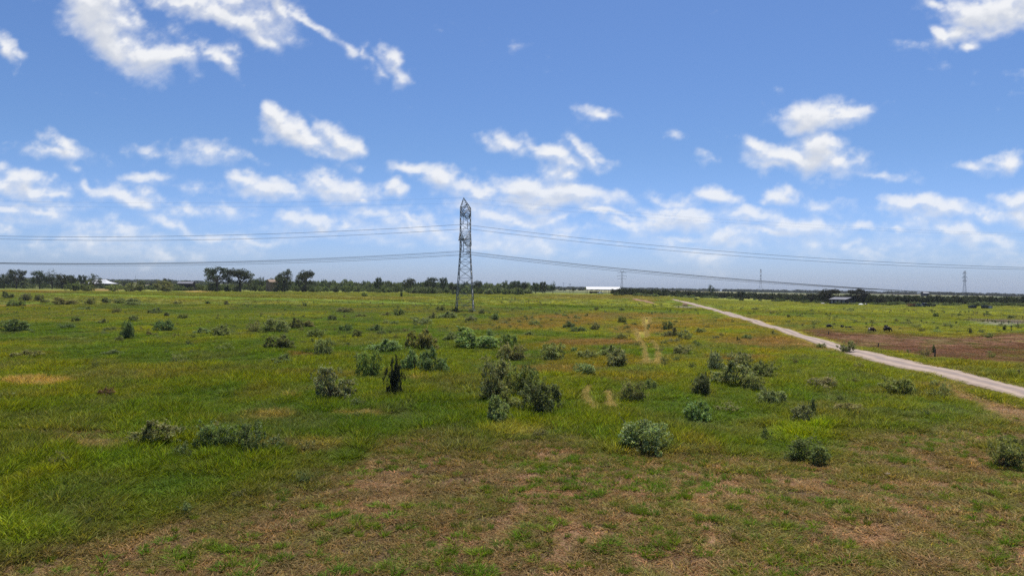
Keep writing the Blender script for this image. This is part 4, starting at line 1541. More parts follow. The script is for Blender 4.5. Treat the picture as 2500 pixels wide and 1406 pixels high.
# far ridge behind the trees
def far_ridge():
    P, R, Sc, I, T = [], [], [], [], []
    m = [tree_meshes(560 + i, 'low', 500, .14, 'thicket_leaf')[0] for i in range(2)] + [shrub_meshes(570, 'dome', 420, .15, 'thicket_leaf')[0]]
    for k in range(1500):
        D = random.uniform(2250, 2650)
        a = random.uniform(-.74, .74)
        x, y = D * math.sin(a), D * math.cos(a)
        P.append((x, y, float(h0(np.array([x]), np.array([y]))[0]) - .3))
        R.append((0, 0, random.uniform(0, 6.28)))
        w, h = random.uniform(7, 15), random.uniform(4.5, 9)
        i = random.randrange(3)
        Sc.append((w, w, h * (.55 if i < 2 else 1)))
        I.append(i)
        T.append(np.array(random.choice([(.026, .036, .022), (.034, .046, .026)])) * random.uniform(.8, 1.2))
    gn_scatter('ridge_woodland', P, R, Sc, I, T, m, 'farthest bluish line of woods on the horizon', 'woodland')


far_ridge()

# ------------------------------------------------------------------ big pylon
TW = Vector((*gp(1135, 760.5), 0))
TW.z = gz(TW.x, TW.y)
ARM = math.radians(1.4)           # the cross arms point almost straight at the camera
SCL = TW.y / F


def zpx(py, off=0.0):
    return at(1135, py, TW.y + off).z - TW.z


def pylon(root, zs, ws, arms, peak, ins, leg_r, br_r, arm_r, stl, detail=True):
    """zs/ws: levels and half widths of the square body"""
    def corner(i, k):
        sx, sy = ((-1, -1), (1, -1), (1, 1), (-1, 1))[i]
        return Vector((sx * ws[k], sy * ws[k], zs[k]))
    nb = 0
    for i in range(4):
        mb = MB()
        for k in range(len(zs) - 1):
            mb.bar(corner(i, k), corner(i, k + 1), leg_r * (1 - .35 * k / len(zs)), leg_r * (1 - .35 * (k + 1) / len(zs)))
        mb.build('leg', stl, root)
        if detail:
            MB().box((corner(i, 0).x, corner(i, 0).y, .1), (.9, .9, .5)).build('footing', 'concrete', root)
    br = []
    for k in range(len(zs) - 1):
        for i in range(4):
            j = (i + 1) % 4
            a0, a1, b0, b1 = corner(i, k), corner(i, k + 1), corner(j, k), corner(j, k + 1)
            br.append((a0, b1))
            br.append((b0, a1))
            if k > 0:
                br.append((a0, b0))
            if detail and k < 3:
                br.append(((a0 + a1) / 2, (b0 + b1) / 2))
    i, j = 0, 0
    for i in range(4):
        br.append((corner(i, len(zs) - 1), corner((i + 1) % 4, len(zs) - 1)))
    if detail:
        for p, q in br:
            MB().bar(p, q, br_r).build('brace', stl, root)
    else:
        mb = MB()
        for p, q in br:
            mb.bar(p, q, br_r)
        mb.build('bracing', stl, root)
    for (zt, zb, ztip, L, ha) in arms:
        for s in (-1, 1):
            mb = MB()
            wt, wb = np.interp(zt, zs, ws), np.interp(zb, zs, ws)
            tipw = ha
            n = (6 if L > 10 else 4) if detail else 2
            T = [[Vector((sx * wt, s * wt, zt)) for sx in (-1, 1)], [Vector((sx * tipw, s * L, ztip + .25)) for sx in (-1, 1)]]
            B = [[Vector((sx * wb, s * wb, zb)) for sx in (-1, 1)], [Vector((sx * tipw, s * L, ztip)) for sx in (-1, 1)]]
            for q in (0, 1):
                mb.bar(T[0][q], T[1][q], arm_r)
                mb.bar(B[0][q], B[1][q], arm_r)
                for k in range(n):
                    t0, t1 = k / n, (k + 1) / n
                    mb.bar(T[0][q].lerp(T[1][q], t0), B[0][q].lerp(B[1][q], t1), arm_r * .5)
                    mb.bar(B[0][q].lerp(B[1][q], t1), T[0][q].lerp(T[1][q], t1), arm_r * .5)
            for k in range(n + 1):
                t = k / n
                mb.bar(B[0][0].lerp(B[1][0], t), B[0][1].lerp(B[1][1], t), arm_r * .5)
                if k < n:
                    t1 = (k + 1) / n
                    mb.bar(B[0][0].lerp(B[1][0], t), B[0][1].lerp(B[1][1], t1), arm_r * .5)
                    mb.bar(T[0][1].lerp(T[1][1], t), T[0][0].lerp(T[1][0], t1), arm_r * .5)
            mb.build('crossarm', stl, root)
    ztop, zpk, Lp = peak
    for s in (-1, 1):
        mb = MB()
        tip = Vector((0, s * Lp, zpk))
        w = ws[-1]
        roots = [Vector((-w, s * w, ztop)), Vector((w, s * w, ztop)), Vector((-w, s * w, ztop - (zpk - ztop) * .8)), Vector((w, s * w, ztop - (zpk - ztop) * .8))]
        for r_ in roots:
            mb.bar(r_, tip, arm_r * .9)
        for k in (1, 2, 3):
            t = k / 4
            mb.bar(roots[0].lerp(tip, t), roots[1].lerp(tip, t), arm_r * .5)
            mb.bar(roots[0].lerp(tip, t), roots[2].lerp(tip, t), arm_r * .5)
            mb.bar(roots[1].lerp(tip, t), roots[3].lerp(tip, t), arm_r * .5)
            mb.bar(roots[0].lerp(tip, t - .25), roots[1].lerp(tip, t), arm_r * .5)
        mb.build('earth_wire_peak', stl, root)
    for (y, za, zw) in ins:
        mb = MB()
        prof = []
        n = 12
        for k in range(n):
            z0 = zw + (za - zw) * k / n
            z1 = zw + (za - zw) * (k + .5) / n
            prof += [(.05, z0), (.17, z0 + .02), (.14, z1), (.05, z1 + .01)]
        prof.append((.04, za))
        mb.lathe((0, y, 0), prof, 8)
        mb.build('insulator_string', 'insulator', root)


root = empty('transmission_pylon', TW, ARM * -1)
z_waist = zpx(616)
z_top = zpx(507)
wb, wt = 21.0 * SCL, 12.3 * SCL
zs = [0] + [z_waist * t for t in (.20, .385, .56, .71, .83, .925, 1.0)]
ws = [wb + (wt - wb) * z / z_waist for z in zs]
ups = [zpx(p) for p in (600, 583, 565, 547, 527)] + [z_top]
zs += ups
ws += [wt * (1 - .03 * k / len(ups)) for k in range(1, len(ups) + 1)]
A_UP, A_LO, A_PK = 8.6, 13.6, 7.3
zw_up = at(1135, 548.0, TW.y - A_UP).z - TW.z
zw_lo = at(1135, 612.6, TW.y - A_LO).z - TW.z
zpk = at(1135, 483.0, TW.y - A_PK).z - TW.z
A_LI = 7.0
INS = [(s * A_UP, zw_up + 3.3, zw_up) for s in (-1, 1)] + [(s * q, zw_lo + 3.2, zw_lo) for s in (-1, 1) for q in (A_LI, A_LO)]
pylon(root, zs, ws, [(z_top - .2, zpx(523), zw_up + 3.35, A_UP + .3, .35), (zpx(565), zpx(583), zw_lo + 3.25, A_LO + .4, .9)], (z_top, zpk, A_PK), INS, .185, .058, .095, 'steel')
tag(root, 'tall lattice steel power pylon in the middle of the pasture, nearest of all', 'pylon')

# ------------------------------------------------------------------ wires
def wire(name, label, off, zt, obs_l, obs_r, rad, group):
    """off: how far the wire hangs towards (-) or behind the pylon axis; obs: photo points to pass through"""
    dirv = Vector((math.cos(-ARM), math.sin(-ARM), 0))
    nrm = Vector((-dirv.y, dirv.x, 0))
    base = Vector((TW.x, TW.y, TW.z + zt)) + nrm * off

    def s_z(px, py):
        d = cam_ray(px, py)
        # intersect the ray's plan line with the wire's plan line
        A = np.array([[d.x, -dirv.x], [d.y, -dirv.y]])
        t, s = np.linalg.solve(A, np.array([base.x, base.y]))
        return s, CAM_H + d.z * t
    pts = []
    for obs, s1 in ((obs_l, -230.0), (obs_r, 262.0)):
        sz = [s_z(*o) for o in obs]
        M = np.array([[s, s * s] for s, z in sz])
        b = np.array([z - base.z for s, z in sz])
        co, *_ = np.linalg.lstsq(M, b, rcond=None)
        ss = np.linspace(0, s1, 60)
        seg = [(base.x + dirv.x * s, base.y + dirv.y * s, base.z + co[0] * s + co[1] * s * s) for s in ss]
        pts = (list(reversed(seg)) + pts[1:]) if s1 < 0 else pts + seg[1:]
    V, Fq = [], []
    n = 6
    for k, p in enumerate(pts):
        a, b = Vector(pts[max(k - 1, 0)]), Vector(pts[min(k + 1, len(pts) - 1)])
        d = (b - a).normalized()
        u = d.cross(Vector((0, 0, 1))).normalized()
        v = u.cross(d)
        for i in range(n):
            t = 2 * math.pi * i / n
            V.append(Vector(p) + (u * math.cos(t) + v * math.sin(t)) * rad)
    for k in range(len(pts) - 1):
        for i in range(n):
            j = (i + 1) % n
            Fq.append((k * n + i, k * n + j, (k + 1) * n + j, (k + 1) * n + i))
    me = np_mesh(name, np.array([tuple(v) for v in V]), np.array(Fq), ['cable'])
    o = link(name, me)
    tag(o, label, 'cable', group)
    return o


GW = 'conductors strung through the big pylon'
wire('power_cable', 'upper power cable on the near arm, higher of the two in the picture', -A_UP, zw_up, [(0, 576.4), (300, 578.5), (850, 563.3)], [(1430, 581.5), (2020, 632.5), (2500, 653)], .052, GW)
wire('power_cable', 'upper power cable on the far arm, lower of the two upper ones', A_UP, zw_up, [(0, 583.5), (300, 587.5), (850, 574.5)], [(1430, 591.5), (2020, 640), (2500, 657.6)], .052, GW)
wire('power_cable', 'topmost of the four lower power cables, nearest the camera', -A_LO, zw_lo, [(0, 641.2), (300, 643.3), (850, 627.5)], [(1311, 632.6), (1560, 660.6), (2020, 697.4)], .052, GW)
wire('power_cable', 'second from top of the four lower power cables', -A_LI, zw_lo, [(0, 641.9), (300, 644.8), (850, 629.3)], [(1311, 633.8), (1560, 661.6), (2020, 698.0)], .052, GW)
wire('power_cable', 'third from top of the four lower power cables', A_LI, zw_lo, [(0, 642.6), (300, 646), (850, 633)], [(1311, 637.0), (1560, 664.4), (2020, 699)], .052, GW)
wire('power_cable', 'lowest of the four lower power cables, farthest from the camera', A_LO, zw_lo, [(0, 644.5), (300, 649), (850, 637)], [(1311, 640.8), (1560, 667.5), (2020, 700.6)], .052, GW)
GE = 'earth wires over the pylon tips'
wire('earth_wire', 'thin earth wire from the near pylon tip, topmost of all wires', -A_PK, zpk, [(0, 491), (430, 496), (850, 491)], [(1430, 511), (1800, 538), (2500, 571)], .011, GE)
wire('earth_wire', 'thin earth wire from the far pylon tip, second of all wires', A_PK, zpk, [(0, 503), (430, 507.5), (850, 501)], [(1430, 521), (1800, 545), (2500, 576)], .011, GE)


# far pylons
def far_pylon(px, top, base, depth, rz, label):
    g = at(px, base, depth)
    z = gz(g.x, g.y) if depth < 700 else float(h0(np.array([g.x]), np.array([g.y]))[0])
    zt = at(px, top, depth).z - z
    r = empty('distant_pylon', (g.x, g.y, z - .1), rz)
    k = zt / 38.0
    zz = [0, 6 * k, 12 * k, 19.5 * k, 24 * k, 28 * k, 32 * k, 36 * k]
    ww = [3.0 * k, 2.2 * k, 1.6 * k, 1.0 * k, .9 * k, .9 * k, .9 * k, .9 * k]
    pylon(r, zz, ww, [(35.8 * k, 33.5 * k, 33.2 * k, 7.5 * k, .3), (30 * k, 28 * k, 27.8 * k, 8.5 * k, .3), (24.5 * k, 22.6 * k, 22.4 * k, 7.6 * k, .3)], (36 * k, 38 * k, 4 * k),
          [(s * 8.3 * k, 27.8 * k, 25 * k) for s in (-1, 1)], .16, .08, .11, 'steel_hazed', False)
    tag(r, label, 'pylon', 'distant pylons along the skyline')


far_pylon(1518, 660, 706, 1150, math.radians(86), 'distant pylon with wide arms behind the white roofed barn')
far_pylon(1857, 656.5, 716, 1050, math.radians(-20), 'slim distant pylon in the middle of the right skyline')
far_pylon(2355, 660, 718, 1180, math.radians(-12), 'distant pylon farthest right on the skyline')


# ------------------------------------------------------------------ buildings
def place(px, base, depth=None, rz=0.0, name='building', sink=.05):
    if depth is None:
        x, y = gp(px, base)
    else:
        g = at(px, base, depth)
        x, y = g.x, g.y
    return empty(name, (x, y, gz(x, y) - sink), rz), y / F


# white flared roof pavilion on the left
r, k = place(245, 700, 600, math.radians(-4), 'pavilion')
zb = r.location.z
ze, zr = at(245, 692.2, 600).z - zb, at(245, 682, 600).z - zb
hw, rl, dp = 32 * k, 13 * k, 8.0
mb = MB()
V, rings = [], []
for (t, kk) in ((0, 1.0), (.09, .82), (.24, .60), (.50, .34), (1.0, 0.0)):
    x = rl + (hw - rl) * kk
    y = dp * kk + .05
    rings.append([Vector((sx * x, sy * y, ze + (zr - ze) * t)) for sx, sy in ((-1, -1), (1, -1), (1, 1), (-1, 1))])
vs = [v for q in rings for v in q]
fs = [(4 * a + i, 4 * a + (i + 1) % 4, 4 * a + 4 + (i + 1) % 4, 4 * a + 4 + i) for a in range(4) for i in range(4)] + [(16, 17, 18, 19), (3, 2, 1, 0)]
mb.add(vs, fs).build('roof', 'white_roof', r)
for i in range(5):
    for sy in (-1, 1):
        MB().box((-hw * .9 + hw * .45 * i, sy * dp * .9, ze / 2), (.3, .3, ze)).build('post', 'dark_wood', r)
tag(r, 'white flared roof of an open pavilion behind a tree at left', 'building')


def gable(root, L, Wd, eave, ridge, roofm, wallm, over=.4, open_=False, posts=6, rib=True):
    """gabled building, ridge along x"""
    if not open_:
        mb = MB()
        x, y = L / 2, Wd / 2
        mb.add([(-x, -y, 0), (x, -y, 0), (x, y, 0), (-x, y, 0), (-x, -y, eave), (x, -y, eave), (x, y, eave), (-x, y, eave), (-x, 0, ridge - .08), (x, 0, ridge - .08)],
               [(0, 1, 5, 4), (2, 3, 7, 6), (1, 2, 6, 9, 5), (3, 0, 4, 8, 7)])
        mb.build('wall', wallm, root)
    else:
        for i in range(posts):
            for sy in (-1, 1):
                MB().box((-L / 2 + .3 + (L - .6) * i / (posts - 1), sy * (Wd / 2 - .3), eave / 2), (.25, .25, eave)).build('post', wallm, root)
    mb = MB()
    x, y = L / 2 + over, Wd / 2 + over
    ze = eave - over * (ridge - eave) / (Wd / 2)
    for s in (-1, 1):
        a = [(-x, s * y, ze), (x, s * y, ze), (x, 0, ridge), (-x, 0, ridge)]
        b = [(p[0], p[1], p[2] + .10) for p in a]
        mb.add(a + b, [(0, 1, 2, 3), (7, 6, 5, 4), (0, 4, 5, 1), (1, 5, 6, 2), (2, 6, 7, 3), (3, 7, 4, 0)])
    rf = mb.build('roof', roofm, root)
    if rib:
        MB().bar((-x, 0, ridge + .12), (x, 0, ridge + .12), .09).build('ridge_cap', roofm, rf)
    return rf


# long white roofed open barn in the centre
r, k = place(1471.5, 715, 600, math.radians(0), 'open_barn')
zb = r.location.z
gable(r, 80 * k, 12.0, at(1471, 706.2, 600).z - zb, at(1471, 700.2, 606).z - zb, 'white_roof', 'dark_wood', .5, True, 8)
tag(r, 'long open barn with bright white roof on the central skyline', 'building')
for (px, w, h, m, lab, nm, cat) in [(1452, 26, 5, 'dark_wood', 'low dark hay wagon under the front of the white roofed barn', 'hay_wagon', 'wagon')]:
    q, k2 = place(px, 716, 588, 0, nm)
    MB().box((0, 0, .75), (w * k2, 2.2, .5)).box((0, .9, 1.4), (w * k2, .2, .9)).build('bed', m, q)
    for sx in (-.35, .35):
        mb = MB()
        mb.bar((sx * w * k2, -1.15, .45), (sx * w * k2, -.9, .45), .45, n=10)
        mb.build('wheel', 'rubber', q)
    tag(q, lab, cat)


def pickup(root, body, L=5.2, glassm='glass'):
    mb = MB()
    prof = [(-L / 2, .55), (-L / 2, 1.05), (-L * .16, 1.1), (-L * .13, 1.85), (L * .1, 1.85), (L * .22, 1.15), (L / 2 - .1, 1.05), (L / 2, .55)]
    n = len(prof)
    vs = [(x, -.95, z) for x, z in prof] + [(x, .95, z) for x, z in prof]
    fs = [tuple(range(n)), tuple(reversed(range(n, 2 * n)))] + [(i, n + i, n + (i + 1) % n, (i + 1) % n) for i in range(n)]
    mb.add(vs, fs).build('body', body, root)
    for sy in (-1, 1):
        w = MB().add([(-L * .11, sy * .957, 1.2), (L * .17, sy * .957, 1.2), (L * .09, sy * .957, 1.72), (-L * .11, sy * .957, 1.72)], [(0, 1, 2, 3)]).build('side_window', glassm, root)
        for x in (-L * .31, L * .31):
            wh = MB().bar((x, sy * .72, .38), (x, sy * .98, .38), .38, n=12).build('wheel', 'rubber', root)
            MB().bar((x, sy * .985, .38), (x, sy * .99, .38), .2, n=10).build('rim', 'chrome', wh)
    MB().add([(L * .105, -.85, 1.8), (L * .105, .85, 1.8), (L * .215, .85, 1.2), (L * .215, -.85, 1.2)], [(0, 1, 2, 3)]).build('windscreen', glassm, root)
    for sy in (-.7, .7):
        MB().box((L / 2 - .02, sy, .85), (.08, .3, .2)).build('headlight', 'white_paint', root)


q, k2 = place(1466, 717, 570, math.radians(20), 'pickup_truck')
pickup(q, 'white_paint', 4.8)
tag(q, 'white pickup parked before the white roofed barn', 'vehicle')

# roofs peeping out of the left thicket
r, k = place(455, 700, 520, math.radians(6), 'barn')
zb = r.location.z
gable(r, 34 * k, 7.0, at(455, 692.0, 520).z - zb, at(455, 687.4, 520).z - zb, 'grey_roof', 'dark_wood')
tag(r, 'low grey roofed barn sunk in the bushes left of the big trees', 'building')
r, k = place(664, 700, 530, math.radians(50), 'house')
zb = r.location.z
gable(r, 7.0, 5.6, at(664, 688, 530).z - zb, at(664, 682.5, 530).z - zb, 'tan_roof', 'tan_roof')
MB().box((1.2, .6, at(664, 682, 530).z - zb), (.6, .6, .9)).build('chimney', 'stone', r)
tag(r, 'small tan roofed house hidden in the thicket between the tall trees', 'building')

# dark shed with a gable end, right
r, k = place(2058, 742.5, None, math.radians(115), 'shed')
zb = r.location.z
Ls, Ws = 11.0, 8.8
eav, rdg = 12.0 * k, 17.0 * k
gable(r, Ls, Ws, eav, rdg, 'grey_roof', 'dark_wood', .35)
for i in range(4):
    w = MB().box((-Ls / 2 + 1.4 + i * 2.6, Ws / 2 + .03, eav * .50), (1.5, .08, eav * .62)).build('wall_panel', 'grey_board', r)
MB().box((-Ls / 2 - .04, -.2, eav * .45), (.08, 2.6, eav * .9)).build('door', 'dark_paint', r)
for yy in (-2.6, 2.4):
    MB().box((-Ls / 2 - .05, yy, eav * .5), (.1, .12, eav)).build('corner_post', 'grey_board', r)
tag(r, 'dark wooden shed with grey metal roof at the edge of the right pasture', 'building')

# far white shed
r, k = place(2258, 716, 1300, 0, 'far_barn')
zb = r.location.z
gable(r, 13 * k, 9, at(2258, 715.2, 1300).z - zb, at(2258, 712.2, 1300).z - zb, 'white_roof', 'dark_wood', .3)
tag(r, 'tiny far off barn with white roof among the right hand woods', 'building')


# heaps and boxes around the shed
def heap(px, base, w, h, m, label, cat, name='heap'):
    x, y = gp(px, base)
    k = y / F
    W, Hh = w * k / 2, h * k
    mb = MB()
    n, rr = 14, random.Random(px)
    lev = [(1.0, 0), (.9, .35), (.62, .75), (.25, .98)]
    vs, fs = [], []
    for (r_, z) in lev:
        for i in range(n):
            a = 2 * math.pi * i / n
            q = r_ * rr.uniform(.88, 1.1)
            vs.append((W * q * math.cos(a), W * .7 * q * math.sin(a), Hh * z * rr.uniform(.9, 1.08) - .05))
    for a in range(len(lev) - 1):
        for i in range(n):
            j = (i + 1) % n
            fs.append((a * n + i, a * n + j, (a + 1) * n + j, (a + 1) * n + i))
    fs.append(tuple(range((len(lev) - 1) * n, len(lev) * n)))
    o = mb.add(vs, fs).build(name, m)
    for p in o.data.polygons:
        p.use_smooth = True
    o.location = (x, y, gz(x, y))
    tag(o, label, cat)


heap(2102, 744.5, 14, 4, 'tarp', 'low white tarp covered heap right of the shed', 'heap')
heap(2114, 744.8, 10, 4.5, 'dark_paint', 'low black heap touching the white tarp covered one', 'heap')
heap(2009, 741.5, 12, 3, 'concrete', 'flat pale rubble heap left of the shed', 'heap')
heap(1672, 746, 16, 6, 'dirt', 'reddish dirt heap at the road edge on the rise', 'heap', 'dirt_heap')


def trailer(px, base, w, h, m, label, rz=0.0, rails=True):
    r, k = place(px, base, None, rz, 'trailer')
    W, Hh = w * k, h * k
    MB().box((0, 0, .62), (W, 2.0, .16)).build('bed', m, r)
    for sy in (-1, 1):
        mb = MB()
        for zz in (.95, 1.2, Hh):
            mb.bar((-W / 2, sy * .97, zz), (W / 2, sy * .97, zz), .06)
        for i in range(5):
            x = -W / 2 + W * i / 4
            mb.bar((x, sy * .97, .62), (x, sy * .97, Hh), .05)
        mb.build('side_rail', m, r)
        for x in (-.45, .45):
            MB().bar((x, sy * .98, .36), (x, sy * 1.16, .36), .36, n=12).build('wheel', 'rubber', r)
    MB().box((W / 2 - .05, 0, (.7 + Hh) / 2), (.1, 1.9, Hh - .7)).build('headboard', m, r)
    MB().bar((-W / 2, 0, .55), (-W / 2 - 1.2, 0, .5), .06).build('drawbar', m, r)
    tag(r, label, 'trailer')


trailer(2224, 748.6, 17, 7.4, 'red_paint', 'red stake sided trailer left of the parked truck')
trailer(2238, 749.0, 12, 7.6, 'green_paint', 'dull green trailer between the red trailer and the parked truck')
q, k2 = place(2257, 749.2, None, math.radians(195), 'pickup_truck')
pickup(q, 'dark_paint', 4.4)
MB().box((-.1, 0, 1.93), (1.9, 1.7, .1)).build('roof_panel', 'pale_grey', q)
MB().box((2.21, 0, .6), (.08, 1.7, .2)).build('bumper', 'white_paint', q)
tag(q, 'dark pickup truck with pale roof parked right of the trailers', 'vehicle')
trailer(2275, 749.3, 14, 6.2, 'dark_paint', 'low black flat trailer right of the parked truck')


def crate(px, base, w, h, ms, label, rz, split=False):
    r, k = place(px, base, None, rz, 'storage_box')
    W, Hh = w * k, h * k
    MB().box((0, 0, Hh / 2 + .08), (W, 2.2, Hh)).build('body', ms[0], r)
    MB().box((0, 0, Hh + .13), (W + .1, 2.3, .1)).build('lid', ms[0], r)
    for i in range(4):
        MB().box((-W / 2 + .25 + (W - .5) * i / 3, -1.13, Hh / 2 + .08), (.08, .06, Hh * .92)).build('rib', ms[0], r)
    for sx in (-1, 1):
        MB().box((sx * W * .35, 0, .06), (.2, 2.1, .18)).build('skid', 'dark_wood', r)
    if split:
        MB().box((W / 2 + .02, 0, Hh / 2 + .08), (.06, 2.15, Hh * .96)).build('end_panel', ms[1], r)
        MB().box((W * .27, -1.12, Hh / 2 + .08), (W * .42, .03, Hh * .9)).build('front_panel', ms[1], r)  # one end and the right of the front paler than the body
    tag(r, label, 'box')


crate(2374, 752.5, 14, 6.2, ['dark_paint'], 'black storage box alone in the right pasture', 0)
crate(2409, 753.4, 20, 7.2, ['dark_paint', 'pale_grey'], 'half black half pale grey storage box, rightmost in the pasture', math.radians(-8), True)


# ------------------------------------------------------------------ poles and posts
def pole(px, top, base, depth, rad, label, cat='pole', arms=False, name='utility_pole'):
    g = at(px, base, depth)
    z = gz(g.x, g.y)
    zt = at(px, top, depth).z - z
    r = empty(name, (g.x, g.y, z - .1))
    MB().bar((0, 0, 0), (0, 0, zt), rad, rad * .65, 8).build('shaft', 'post_wood' if cat == 'pole' else 'steel_hazed', r)
    if arms:
        MB().box((0, 0, zt - .7), (2.4, .14, .16)).build('crossbar', 'post_wood', r)
        for x in (-1.05, -.4, .4, 1.05):
            MB().bar((x, 0, zt - .62), (x, 0, zt - .36), .06, .03, 6).build('insulator', 'insulator', r)
    tag(r, label, cat)


pole(1391.5, 692, 712.5, 610, .19, 'dark utility pole left of the white roofed barn', arms=True)
pole(1375.5, 690, 706, 900, .17, 'thin far utility pole left of the dark one', arms=True)
pole(331, 672, 690, 2000, .5, 'hair thin radio mast on the far left horizon', 'mast', name='radio_mast')


def post(px, base, h, label, group, rad=.075):
    x, y = gp(px, base)
    k = y / F
    H_ = h * k
    o = MB().lathe((0, 0, -.1), [(rad, 0), (rad, H_ * .97 + .1), (rad * .7, H_ + .1)], 8).build('fence_post', 'post_wood')
    o.location = (x, y, gz(x, y))
    o.rotation_euler = (random.uniform(-.05, .05), random.uniform(-.06, .06), random.uniform(0, 3))
    tag(o, label, 'post', group)


GP = 'old posts standing in the grass right of the pylon'
for i, (px, b, h) in enumerate([(1209, 730, 5), (1220, 731, 7), (1227, 731, 7), (1249.5, 732, 7.5), (1256.5, 732, 7), (1259, 732, 6.5)]):
    post(px, b, h, 'old wooden post before the thicket right of the pylon, %s of six' % ORD[i], GP, .12)
post(1291, 739, 6.5, 'single leaning dark post in front of the post group right of the pylon', GP, .16)
GF = 'fence posts along the right hand pasture'
for i, (px, b, h) in enumerate([(2324, 776, 7), (2334, 777, 4), (2366, 780, 8), (2403, 773, 11), (2411, 783, 7), (2445, 790, 6), (2463, 792, 10), (2469, 807, 14), (2485, 793, 6), (2497, 780, 9)]):
    post(px, b, h, 'thin fence post near the grey gravel yard at far right, %s of ten' % ORD[i], GF, .08)
post(2486.5, 924, 21, 'thick dark fence post close beyond the road at the right edge', GF, .09)
post(2282, 876, 22, 'dark post with weeds around it at the edge of the brown ground', GF, .08)
post(2144, 845, 10, 'short dark post at the left end of the brown ground', GF, .09)
post(2023, 816, 9, 'little post at the far left tip of the brown ground', GF, .07)
post(126, 706, 4.5, 'tiny dark post in the far left field near the white cows', GF, .10)


# ------------------------------------------------------------------ cattle
def cow(px, base, length_px, coat, label, head='down', face=1, name='cow', size=None, tail=True):
    x, y = gp(px, base)
    k = y / F
    L = length_px * k if size is None else size
    s = L / 2.0                                  # unit cow is 2 m long without the head
    sk = [  # joint, radius
        ((-.80, 0, 1.04), .25), ((-.45, 0, .97), .37), ((0, 0, .91), .42), ((.42, 0, .97), .38), ((.70, 0, 1.05), .27)]
    ed = [(0, 1), (1, 2), (2, 3), (3, 4)]
    if head == 'down':
        hd = [((.93, 0, .92), .16), ((1.10, 0, .58), .125), ((1.20, 0, .30), .105), ((1.26, 0, .10), .075)]
    else:
        hd = [((.95, 0, 1.22), .16), ((1.10, 0, 1.36), .135), ((1.28, 0, 1.30), .105), ((1.44, 0, 1.20), .08)]
    b = len(sk)
    sk += hd
    ed += [(4, b), (b, b + 1), (b + 1, b + 2), (b + 2, b + 3)]
    for sy in (-1, 1):                           # ears
        c = hd[1][0]
        sk.append(((c[0] - .02, sy * .22, c[2] + .05), .03))
        ed.append((b + 1, len(sk) - 1))
    for sy in (-1, 1):                           # hind leg: stifle forward, hock back, upright shank
        i0 = len(sk)
        sk += [((-.66, sy * .17, .82), .19), ((-.56, sy * .17, .58), .12), ((-.80, sy * .17, .40), .065), ((-.76, sy * .17, .12), .05), ((-.71, sy * .17, .0), .055)]
        ed += [(0, i0), (i0, i0 + 1), (i0 + 1, i0 + 2), (i0 + 2, i0 + 3), (i0 + 3, i0 + 4)]
        i0 = len(sk)
        sk += [((.56, sy * .16, .80), .16), ((.54, sy * .16, .58), .10), ((.57, sy * .16, .36), .065), ((.55, sy * .16, .12), .048), ((.59, sy * .16, .0), .055)]
        ed += [(4, i0), (i0, i0 + 1), (i0 + 1, i0 + 2), (i0 + 2, i0 + 3), (i0 + 3, i0 + 4)]
    if tail:
        i0 = len(sk)
        sk += [((-1.0, 0, 1.08), .045), ((-1.06, 0, .75), .03), ((-1.05, 0, .42), .05)]
        ed += [(0, i0), (i0, i0 + 1), (i0 + 1, i0 + 2)]
    me = bpy.data.meshes.new(name)
    me.from_pydata([q[0] for q in sk], ed, [])
    o = link(name, me)
    m = o.modifiers.new('skin', 'SKIN')
    m.use_smooth_shade = True
    lay = me.skin_vertices[0].data
    for i, q in enumerate(sk):
        lay[i].radius = (q[1] * 1.22, q[1] * 1.22)
    lay[2].use_root = True
    m2 = o.modifiers.new('sub', 'SUBSURF')
    m2.levels = m2.render_levels = 1
    dg = bpy.context.evaluated_depsgraph_get()
    new = bpy.data.meshes.new_from_object(o.evaluated_get(dg))
    o.modifiers.clear()
    o.data = new
    new.materials.clear()
    new.materials.append(MATS[coat])
    o.location = (x, y, gz(x, y) - .10)
    o.scale = (s, s, s * 1.05)
    o.rotation_euler = (0, 0, face)
    tag(o, label, 'cow', 'cattle grazing in the open')
    return o


cow(2128, 811, 17, 'coat_pied', 'brown cow with white rump grazing left of the big black cow', 'down', math.radians(-8))
cow(2166, 811, 18, 'coat_black', 'big black cow grazing with its head low', 'down', math.radians(-12))
cow(2163, 803, 14, 'coat_black', 'black cow half hidden right behind the big black one', 'up', math.radians(70))
cow(2024, 801, 14, 'coat_dark_pied', 'dark cow with pale patches, leftmost beyond the road', 'down', math.radians(-35))
cow(2056, 801, 12, 'coat_black', 'black cow seen from behind, left of two calves', 'down', math.radians(80))
cow(2066, 801.5, 8, 'coat_black', 'small dark calf close to the black cow seen from behind', 'down', math.radians(10), 'calf')
cow(2075, 801.5, 9, 'coat_dark_pied', 'dark calf with a white back mark, right of the other calf', 'down', math.radians(170), 'calf')
cow(53, 703, 9, 'coat_white', 'white cow in the far left field, larger of two', 'up', math.radians(-75), size=1.9)
cow(78, 702, 9, 'coat_white', 'white cow in the far left field, half sunk in grass', 'down', math.radians(10), size=1.5)


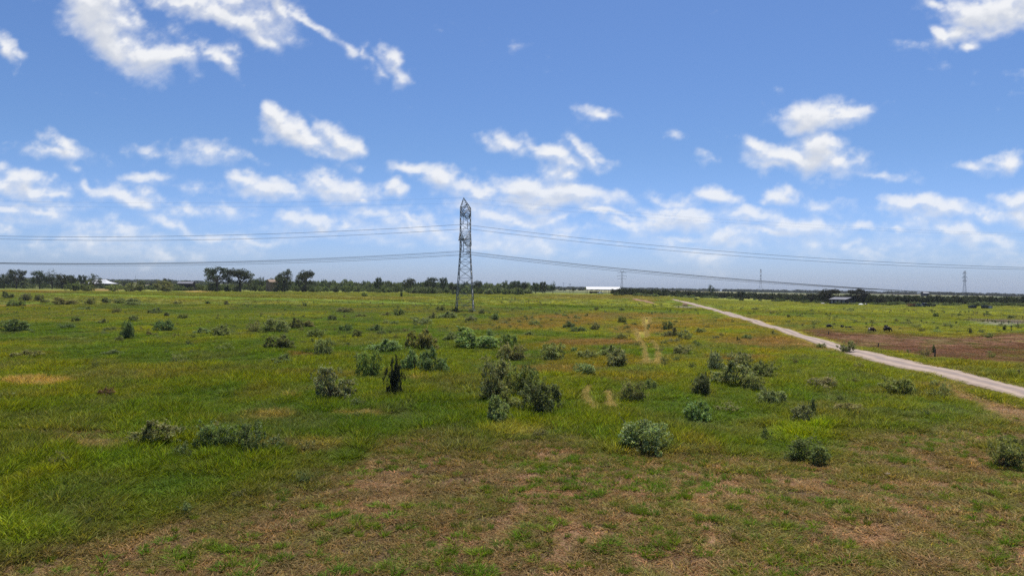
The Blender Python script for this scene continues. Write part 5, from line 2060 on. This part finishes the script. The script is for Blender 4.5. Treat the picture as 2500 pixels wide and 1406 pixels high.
# ------------------------------------------------------------------ dirt berm and stone
def berm():
    pts = [gp(1546, 730), gp(1562, 733.5), gp(1580, 737.5), gp(1598, 742)]
    V, Fq = [], []
    prof = [(-1.6, 0), (-.7, .42), (0, .55), (.7, .3), (1.5, 0)]
    rr = random.Random(3)
    P = []
    for a, b in zip(pts[:-1], pts[1:]):
        for s in range(5):
            P.append((a[0] + (b[0] - a[0]) * s / 5, a[1] + (b[1] - a[1]) * s / 5))
    P.append(pts[-1])
    for i, p in enumerate(P):
        q = P[min(i + 1, len(P) - 1)]
        o = P[max(i - 1, 0)]
        d = Vector((q[0] - o[0], q[1] - o[1], 0)).normalized()
        n = Vector((-d.y, d.x, 0))
        e = min(1, i / 2, (len(P) - 1 - i) / 2)
        for (a, z) in prof:
            c = Vector((p[0], p[1], 0)) + n * a * rr.uniform(.85, 1.15)
            V.append((c.x, c.y, gz(c.x, c.y) - .03 + z * e * rr.uniform(.8, 1.2)))
    for i in range(len(P) - 1):
        for k in range(4):
            Fq.append((i * 5 + k, i * 5 + k + 1, (i + 1) * 5 + k + 1, (i + 1) * 5 + k))
    o = link('dirt_bank', np_mesh('dirt_bank', np.array(V), np.array(Fq), ['dirt']))
    tag(o, 'long low bank of bare dirt in the grass left of the road top', 'bank')


berm()
x, y = gp(2168, 1160)
mb = MB()
rr = random.Random(5)
vs, fs = [], []
for (r_, z) in ((.20, -.05), (.23, .06), (.17, .15), (.06, .19)):
    for i in range(8):
        a = i * math.pi / 4
        q = r_ * rr.uniform(.85, 1.12)
        vs.append((q * math.cos(a), q * .8 * math.sin(a), z))
for a in range(3):
    for i in range(8):
        j = (i + 1) % 8
        fs.append((a * 8 + i, a * 8 + j, a * 8 + 8 + j, a * 8 + 8 + i))
fs.append(tuple(range(24, 32)))
o = mb.add(vs, fs).build('stone', 'stone')
o.location = (x, y, gz(x, y))
tag(o, 'small pinkish stone lying in the cut grass at right', 'stone')

# ------------------------------------------------------------------ haze
HAZE = 0.00006
if HAZE:
    m = bpy.data.materials.new('haze')
    m.use_nodes = True
    t = NT(m.node_tree)
    o = t.n('ShaderNodeOutputMaterial')
    v = t.n('ShaderNodeVolumePrincipled')
    v.inputs['Color'].default_value = (.80, .88, 1.0, 1)
    v.inputs['Density'].default_value = HAZE
    t.put(o.inputs['Volume'], v.outputs[0])
    MATS['haze'] = m
    zlo = -75.0
    hz = MB().box((0, 0, (60 + zlo) / 2), (10700, 10700, 60 - zlo)).build('haze', 'haze')
    tag(hz, 'thin blue summer haze over the whole plain', 'haze', kind='stuff')
